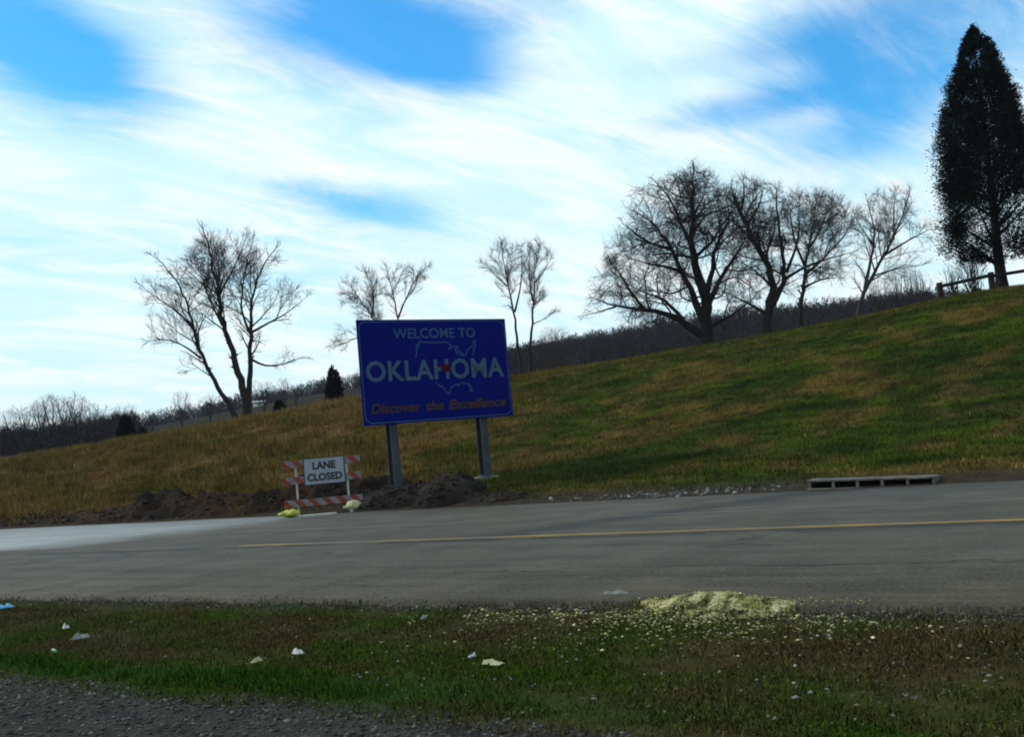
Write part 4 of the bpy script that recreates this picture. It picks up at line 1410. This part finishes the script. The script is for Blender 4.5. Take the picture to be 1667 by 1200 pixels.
def flat_mesh(name, pts2d_faces, y, mat, parent, thick=.003):
    """thin solid print standing proud of the board; faces: list of polygons in (x, z)"""
    V, F = [], []
    for poly in pts2d_faces:
        n0, k_ = len(V), len(poly)
        V += [(x, y - thick, z) for x, z in poly] + [(x, y, z) for x, z in poly]
        F += [[n0 + i for i in range(k_)], [n0 + k_ + i for i in range(k_ - 1, -1, -1)]]
        F += [[n0 + i, n0 + (i + 1) % k_, n0 + k_ + (i + 1) % k_, n0 + k_ + i] for i in range(k_)]
    return mesh_obj(name, V, F, mat, parent)


def lettering(text, x0, x1, z0, z1, y, mat, parent, bold=0.0, shear=0.0, name='lettering', spacing=1.0):
    cu = bpy.data.curves.new('text', 'FONT')
    cu.body = text
    cu.size = 1.0
    cu.offset = bold
    cu.shear = shear
    cu.extrude = 0.0
    cu.space_character = spacing
    cu.fill_mode = 'BOTH'
    cu.resolution_u = 3
    tmp = bpy.data.objects.new('text', cu)
    COL.objects.link(tmp)
    dg = bpy.context.evaluated_depsgraph_get()
    me = bpy.data.meshes.new_from_object(tmp.evaluated_get(dg))
    bpy.data.objects.remove(tmp)
    co = np.zeros(len(me.vertices) * 3)
    me.vertices.foreach_get('co', co)
    co = co.reshape(-1, 3)
    lo, hi = co[:, :2].min(0), co[:, :2].max(0)
    out = np.zeros_like(co)
    out[:, 0] = x0 + (co[:, 0] - lo[0]) / (hi[0] - lo[0]) * (x1 - x0)
    out[:, 2] = z0 + (co[:, 1] - lo[1]) / (hi[1] - lo[1]) * (z1 - z0)
    out[:, 1] = y
    me.vertices.foreach_set('co', out.ravel())
    me.name = name
    me.materials.clear()
    me.materials.append(mat)
    me.update()
    return link(bpy.data.objects.new(name, me), parent)


FY = -.002
lettering('WELCOME TO', .225 * PW, .775 * PW, .815 * PH, .914 * PH, FY, M_LINE, sign, .008)
lettering('OKLAHOMA', .036 * PW, .958 * PW, .405 * PH, .606 * PH, FY, M_LETTER, sign, .022, spacing=1.06)
for word, u0, u1 in (('Discover', .046, .368), ('the', .400, .520), ('Excellence', .552, .955)):
    lettering(word, u0 * PW, u1 * PW, .104 * PH, .202 * PH, FY, M_GOLD, sign, .03, .28)
UP = [(0.36, 0.631), (0.369, 0.687), (0.368, 0.748), (0.378, 0.754), (0.38, 0.724), (0.392, 0.784), (0.42, 0.775), (0.495, 0.768), (0.572, 0.774), (0.601, 0.743), (0.582, 0.698), (0.615, 0.725), (0.65, 0.727), (0.628, 0.696), (0.641, 0.649), (0.648, 0.694), (0.662, 0.676), (0.655, 0.637), (0.676, 0.657), (0.678, 0.629), (0.699, 0.638), (0.71, 0.688), (0.748, 0.73), (0.76, 0.78), (0.775, 0.773), (0.768, 0.722), (0.754, 0.695), (0.76, 0.672), (0.742, 0.634)]
LO = [(0.48, 0.374), (0.504, 0.334), (0.516, 0.343), (0.546, 0.278), (0.56, 0.259), (0.58, 0.324), (0.62, 0.353), (0.627, 0.329), (0.644, 0.361), (0.683, 0.356), (0.705, 0.325), (0.706, 0.279), (0.717, 0.266), (0.721, 0.306), (0.703, 0.359)]
OKS = [(0.499, 0.546), (0.541, 0.546), (0.541, 0.556), (0.579, 0.546), (0.579, 0.474), (0.564, 0.478), (0.551, 0.468), (0.535, 0.482), (0.522, 0.490), (0.523, 0.530), (0.499, 0.530)]


def ribbon(name, line, w, y, mat, parent, closed=False):
    P = [(u * PW, v * PH) for u, v in line]
    polys = []
    n_ = len(P)
    for i in range(n_ if closed else n_ - 1):
        (x0, z0), (x1, z1) = P[i], P[(i + 1) % n_]
        dx, dz = x1 - x0, z1 - z0
        L_ = math.hypot(dx, dz)
        ux, uz = dx / L_ * w * .45, dz / L_ * w * .45
        nx_, nz_ = -dz / L_ * w / 2, dx / L_ * w / 2
        e = 1e-4 * (i % 2)
        polys.append([(x0 - ux + nx_, z0 - uz + nz_), (x0 - ux - nx_, z0 - uz - nz_), (x1 + ux - nx_, z1 + uz - nz_), (x1 + ux + nx_, z1 + uz + nz_)])
    V, F = [], []
    for j, q in enumerate(polys):
        k_ = len(V)
        V += [(x, y - .0004 * (j % 3), z) for x, z in q]
        F.append([k_, k_ + 1, k_ + 2, k_ + 3])
    return mesh_obj(name, V, F, mat, parent)


ribbon('map_outline', UP, .030, FY, M_LINE, sign)
ribbon('map_outline', LO, .030, FY, M_LINE, sign)
flat_mesh('state_shape', [[(u * PW, v * PH) for u, v in OKS]], -.004, M_RED, sign, .004)
bd, rc = .055, .22
border = []
for cx, cz, g0 in ((PW - bd - rc, PH - bd - rc, 0), (bd + rc, PH - bd - rc, 90), (bd + rc, bd + rc, 180), (PW - bd - rc, bd + rc, 270)):
    for k in range(7):
        g = math.radians(g0 + 15 * k)
        border.append(((cx + rc * math.cos(g)) / PW, (cz + rc * math.sin(g)) / PH))
ribbon('border_line', border, .028, FY, M_LINE, sign, True)
for z in (.35, 1.4, 2.5):
    MB().box(.1, PW - .1, .048, .11, z - .04, z + .04, .008).build('back_rail', M_ALU, sign)


def ibeam(x, z0, z1, w=.23, d=.30, tf=.022, tw=.016):
    """wide flange post; flanges face along the board's normal"""
    y0 = .112
    pts = [(-w / 2, 0), (w / 2, 0), (w / 2, tf), (tw / 2, tf), (tw / 2, d - tf), (w / 2, d - tf), (w / 2, d), (-w / 2, d), (-w / 2, d - tf), (-tw / 2, d - tf), (-tw / 2, tf), (-w / 2, tf)]
    return MB().prism([(x + px, y0 + py) for px, py in pts], z0, z1)


ca, sa = math.cos(SIGN_ANG), math.sin(SIGN_ANG)
for u_, foot_ in ((.195, False), (.800, True)):
    x = u_ * PW
    gx, gy = SIGN_L[0] + ca * x - sa * .26, SIGN_L[1] + sa * x + ca * .26
    gz = ground_z(gx, gy)
    post = ibeam(x, gz - SIGN_L[2] - .15, PH - .12).build('post', M_STEEL, sign)
    if foot_:
        zf = gz - SIGN_L[2]
        MB().box(x - .18, x + .18, .08, .45, zf + .10, zf + .125, .006).build('base_plate', M_STEEL, post)
        pts = [(x + .36 * math.cos(k * .52) * random.uniform(.93, 1.05), .26 + .36 * math.sin(k * .52) * random.uniform(.93, 1.05)) for k in range(12)]
        MB().prism(pts, zf - .3, zf + .075).build('footing', M_CONC, post)

# ------------------------------------------------------------------ lane closed barricade
def stripe_material():
    m, T, b = material('barricade_stripes', .45, .35)
    v = obj_vec(T)
    s = T.node('ShaderNodeSeparateXYZ')
    T.l.new(v, s.inputs[0])
    d = T.math('ADD', s.outputs[0], T.math('MULTIPLY', s.outputs[2], 0.9))
    fr = T.math('FRACT', T.math('ADD', T.math('DIVIDE', d, 0.37), 0.18))
    k = T.ramp(T.math('ABSOLUTE', T.math('SUBTRACT', fr, 0.5)), 0.243, 0.257)
    dirt = T.ramp(T.noise(v, 4.0, 6.0, .65), .3, .75, .55, 1.0)
    c = T.mix(k, (.235, .030, .007), (.185, .19, .205))
    T.l.new(T.mix(1.0, c, T.xyz(dirt, dirt, dirt), 'MULTIPLY'), b.inputs['Base Color'])
    return m


M_STRIPE = stripe_material()
M_PALE_STEEL = mottled('pale_steel_tube', (.26, .26, .21), (.38, .37, .31), 6.0, .5, .4, 0)
M_PANELW = mottled('sign_white_panel', (.20, .225, .26), (.25, .275, .31), 2.0, .5, .2, 0)
M_BLACK = mottled('sign_black', (.006, .008, .014), (.010, .012, .018), 4.0, .5, .3, 0)
BL = on_plane(487, 841)
BANG = math.radians(14)
bar = empty('lane_closed_barricade', (BL[0], BL[1], 0.0), BANG)
tag(bar, 'orange and white striped barricade with a lane closed board', 'barricade')
SP = 1.36
for x in (0, SP):
    up_ = MB().box(x - .028, x + .028, -.028, .028, .06, 1.50, .006).build('upright', M_PALE_STEEL, bar)
    MB().box(x - .03, x + .03, -.72, .72, .0, .058, .006).build('foot', M_PALE_STEEL, bar)
    for z in (.33, .98, 1.42):
        MB().tube((x, -.062, z), (x, -.05, z), .016, 8).build('bolt', M_STEEL, bar)
for z in (.24, .86, 1.30):
    bd_ = MB().box(-1.05, 1.05, -.011, .011, -.10, .10, .005).build('board', M_STRIPE, bar)
    bd_.location = (SP / 2 + .0, -.041, z + .1)
    bd_.rotation_euler.y = math.radians(random.uniform(-.6, .6))
lc = MB().box(.20, SP - .06, -.095, -.085, .80, 1.53, .004).build('sign_panel', M_PANELW, bar)
x0, x1 = .20, SP - .06
cxm = (x0 + x1) / 2
lettering('LANE', cxm - .31, cxm + .31, 1.21, 1.42, -.0965, M_BLACK, lc, .045)
lettering('CLOSED', cxm - .47, cxm + .47, .90, 1.11, -.0965, M_BLACK, lc, .045)
e = .022
flat_mesh('border_line', [[(x0 + .0, 1.53), (x1, 1.53), (x1, 1.53 - e), (x0, 1.53 - e)], [(x0, .80), (x1, .80), (x1, .80 + e), (x0, .80 + e)],
                          [(x0, .80 + e + .001), (x0 + e, .80 + e + .001), (x0 + e, 1.53 - e - .001), (x0, 1.53 - e - .001)], [(x1 - e, .80 + e + .001), (x1, .80 + e + .001), (x1, 1.53 - e - .001), (x1 - e, 1.53 - e - .001)]],
          -.0955, M_BLACK, lc, .001)


def sack(name, label, loc, rz, L_, W_, H_, mat, seed, neck=True, lump=.3, flat=0.0):
    """a limp filled bag: squashed, lumpy, pinched to a tied neck at one end"""
    V, F = [], []
    nu, nv_ = 22, 16
    for i in range(nu + 1):
        u_ = i / nu
        sec = math.sin(math.pi * min(1, max(0, u_))) ** .45
        if flat:
            sec *= .35 + .65 * min(1, u_ * 1.5)
        if neck and u_ > .74:
            sec = max(.16, sec * (1 - (u_ - .74) * 3.1)) + (.14 if u_ > .93 else 0)
        for j in range(nv_):
            g = 2 * math.pi * j / nv_
            y_, z_ = math.cos(g) * W_ / 2 * sec, math.sin(g) * H_ / 2 * sec
            q = Vector((u_ * 3 + seed, math.cos(g), math.sin(g)))
            k_ = 1 + lump * mnoise.noise(q * 1.6) + .16 * mnoise.noise(q * 4)
            z_ = z_ * k_ + H_ / 2
            if z_ < .03 * H_:
                z_ = .01 * math.cos(g * 5) * .2
            V.append(((u_ - .5) * L_, y_ * k_, max(0, z_) * (1 if not neck or u_ < .8 else .8)))
    for i in range(nu):
        for j in range(nv_):
            F.append((i * nv_ + j, i * nv_ + (j + 1) % nv_, (i + 1) * nv_ + (j + 1) % nv_, (i + 1) * nv_ + j))
    F.append(tuple(range(nv_ - 1, -1, -1)))
    F.append(tuple(nu * nv_ + j for j in range(nv_)))
    o = mesh_obj(name, V, F, mat, None, True)
    o.location = loc
    o.rotation_euler.z = rz
    return tag(o, label, 'sandbag')


M_BAGY = mottled('yellow_bag', (.34, .33, .02), (.46, .45, .08), 7.0, .6, .3, .5, .03)
M_BAGP = mottled('pale_bag', (.32, .31, .15), (.44, .43, .26), 7.0, .6, .3, .5, .03)
q = on_plane(472, 843)
sack('sandbag', 'bright yellow sandbag slumped flat at the left barricade foot', (q[0], q[1] - .1, .004), math.radians(8), .62, .44, .22, M_BAGY, 3.3, False, .55, 1.0)
bx = (BL[0] + math.cos(BANG) * SP, BL[1] + math.sin(BANG) * SP)
sack('sandbag', 'pale cream sandbag sitting against the right barricade foot', (bx[0] + .12, bx[1] - .22, .004), math.radians(200), .52, .36, .30, M_BAGP, 8)
# pale plank on the ground below the barricade
p0, p1 = on_plane(492, 842), on_plane(548, 837)
L_ = math.hypot(p1[0] - p0[0], p1[1] - p0[1])
pk = MB().box(0, L_, -.07, .07, 0, .04, .006).build('plank', mottled('pale_wood', (.42, .40, .34), (.55, .52, .45), 5, .8, .2, .3))
pk.location = (p0[0], p0[1], .004)
pk.rotation_euler.z = math.atan2(p1[1] - p0[1], p1[0] - p0[0])
tag(pk, 'pale plank lying on the asphalt between the barricade feet', 'plank')

# ------------------------------------------------------------------ kerb inlet
ix, iy = to_xy(-6.75, 21.0)
inlet = empty('drain_inlet', (ix, iy, 0), FRAME_ROT)
inlet.rotation_euler.y = math.radians(1.3)
LI = 2.45
tag(inlet, 'weathered concrete kerb drain inlet with dark openings along the far road edge', 'drain inlet')
M_DARK = mottled('inlet_dark', (.010, .010, .010), (.02, .02, .02), 4, .9, .1, 0)
M_INLET = mottled('stained_concrete', (.055, .055, .047), (.145, .14, .12), 4.0, .9, .15, .5, .01)
MB().box(-.02, LI, -.07, .42, .165, .205, .012).build('top_slab', M_INLET, inlet)
MB().box(-.02, LI, -.10, .02, -.05, .035, .01).build('sill', M_INLET, inlet)
MB().box(0, LI, .30, .38, -.4, .16).build('back_wall', M_DARK, inlet)
MB().box(-.02, .05, .03, .30, -.3, .16, .01).build('end_wall', M_INLET, inlet)
MB().box(LI - .08, LI - .0, .03, .30, -.3, .16, .01).build('end_wall', M_INLET, inlet)
for k in range(6):
    x = .005 + k * (LI - .07) / 5
    MB().box(x, x + .055, -.06, .015, .037, .163, .006).build('pier', M_INLET, inlet)
for k in range(11):
    x = .16 + k * .205
    MB().tube((x, .05, .0), (x, .05, .16), .012, 6).build('bar', M_DARK, inlet)


# ------------------------------------------------------------------ litter on the verge
def scrap(name, label, x, y, sx, sy, h, mat, cat, seed, lift=.02, group=None):
    """a crumpled flat scrap with folds, about sx by sy metres"""
    p_ = on_plane(x, y, -.03)
    a_, t_ = to_at(p_[0], p_[1])
    z0 = ground_z(p_[0], p_[1]) if t_ < 8.3 else 0.0
    n_ = 9
    V, F = [], []
    for side in (0, 1):
        for i in range(n_):
            for j in range(n_):
                u_, v_ = i / (n_ - 1) - .5, j / (n_ - 1) - .5
                cut = 1 - .35 * abs(mnoise.noise(Vector((u_ * 3 + seed, v_ * 3, 1.0))))
                hh_ = h * (abs(mnoise.noise(Vector((u_ * 2.6 + seed, v_ * 2.6, 0)))) * 1.8 + .5 * mnoise.noise(Vector((u_ * 7, v_ * 7 + seed, 2))))
                rim = 1 - (max(abs(u_), abs(v_)) * 2) ** 4
                V.append((u_ * sx * .85 * cut, v_ * sy * .85 * cut, max(.0, hh_ * rim) - side * .003))
        b_ = side * n_ * n_
        for i in range(n_ - 1):
            for j in range(n_ - 1):
                f_ = [b_ + i * n_ + j, b_ + (i + 1) * n_ + j, b_ + (i + 1) * n_ + j + 1, b_ + i * n_ + j + 1]
                F.append(f_ if side == 0 else f_[::-1])
    o = mesh_obj(name, V, F, mat, None, True)
    o.location = (p_[0], p_[1], z0 + lift)
    o.rotation_euler.z = seed * 1.7
    return tag(o, label, cat, group)


M_PAPER = mottled('litter_paper', (.36, .37, .37), (.50, .51, .50), 12, .7, .2, .3)
M_GREYP = mottled('litter_grey', (.13, .13, .125), (.22, .22, .21), 12, .8, .2, .4)
M_CREAM = mottled('litter_cream', (.30, .29, .15), (.42, .41, .25), 12, .8, .2, .4)
M_BLUEP = mottled('litter_blue', (.06, .26, .52), (.12, .36, .62), 12, .4, .4, .2)
M_GREENP = mottled('litter_green', (.02, .22, .12), (.04, .30, .17), 12, .4, .4, .2)
scrap('plastic_scrap', 'blue plastic scrap in the grass near the asphalt edge', 8, 990, .26, .12, .05, M_BLUEP, 'litter', 2)
scrap('paper_scrap', 'small crumpled white paper scrap above the grey crumpled one', 107, 1018, .13, .09, .05, M_PAPER, 'litter', 3)
scrap('paper_scrap', 'grey crumpled rag like scrap below the small white one', 131, 1035, .22, .14, .05, M_GREYP, 'litter', 4)
scrap('paper_scrap', 'bright white folded paper scrap in the middle of the verge', 485, 1058, .15, .08, .04, M_PAPER, 'litter', 5)
scrap('paper_scrap', 'thin dull white scrap close to the bright folded one', 418, 1075, .12, .06, .03, M_CREAM, 'litter', 6)
scrap('foam_scrap', 'flat cream coloured scrap in the darker grass', 802, 1078, .20, .11, .03, M_CREAM, 'litter', 7)
scrap('foam_scrap', 'small pale scrap beside the flat cream one', 768, 1068, .08, .05, .03, M_PAPER, 'litter', 8)
scrap('plastic_scrap', 'tiny green plastic scrap in the bright grass strip', 88, 1061, .12, .05, .03, M_GREENP, 'litter', 9)
scrap('paper_scrap', 'long whitish strip lying on the near asphalt edge by the pale pile', 1003, 973, .30, .08, .04, M_GREYP, 'litter', 10.9, .005)
scrap('paper_scrap', 'dull bluish strip in the dark grit at the verge top', 690, 1003, .26, .06, .02, M_GREYP, 'litter', 12)


# ------------------------------------------------------------------ air
hz = bpy.data.materials.new('haze')
hz.use_nodes = True
H_ = NT(hz.node_tree)
H_.n.clear()
pv = H_.node('ShaderNodeVolumePrincipled')
pv.inputs['Color'].default_value = (0.72, 0.82, 1.0, 1.0)
pv.inputs['Density'].default_value = 0.00013
ho = H_.node('ShaderNodeOutputMaterial')
H_.l.new(pv.outputs[0], ho.inputs['Volume'])
air = MB().box(-4500, 4500, -4500, 4500, -12, 75).build('haze', hz)
tag(air, 'thin pale blue haze over the far hills', 'haze', kind='stuff')
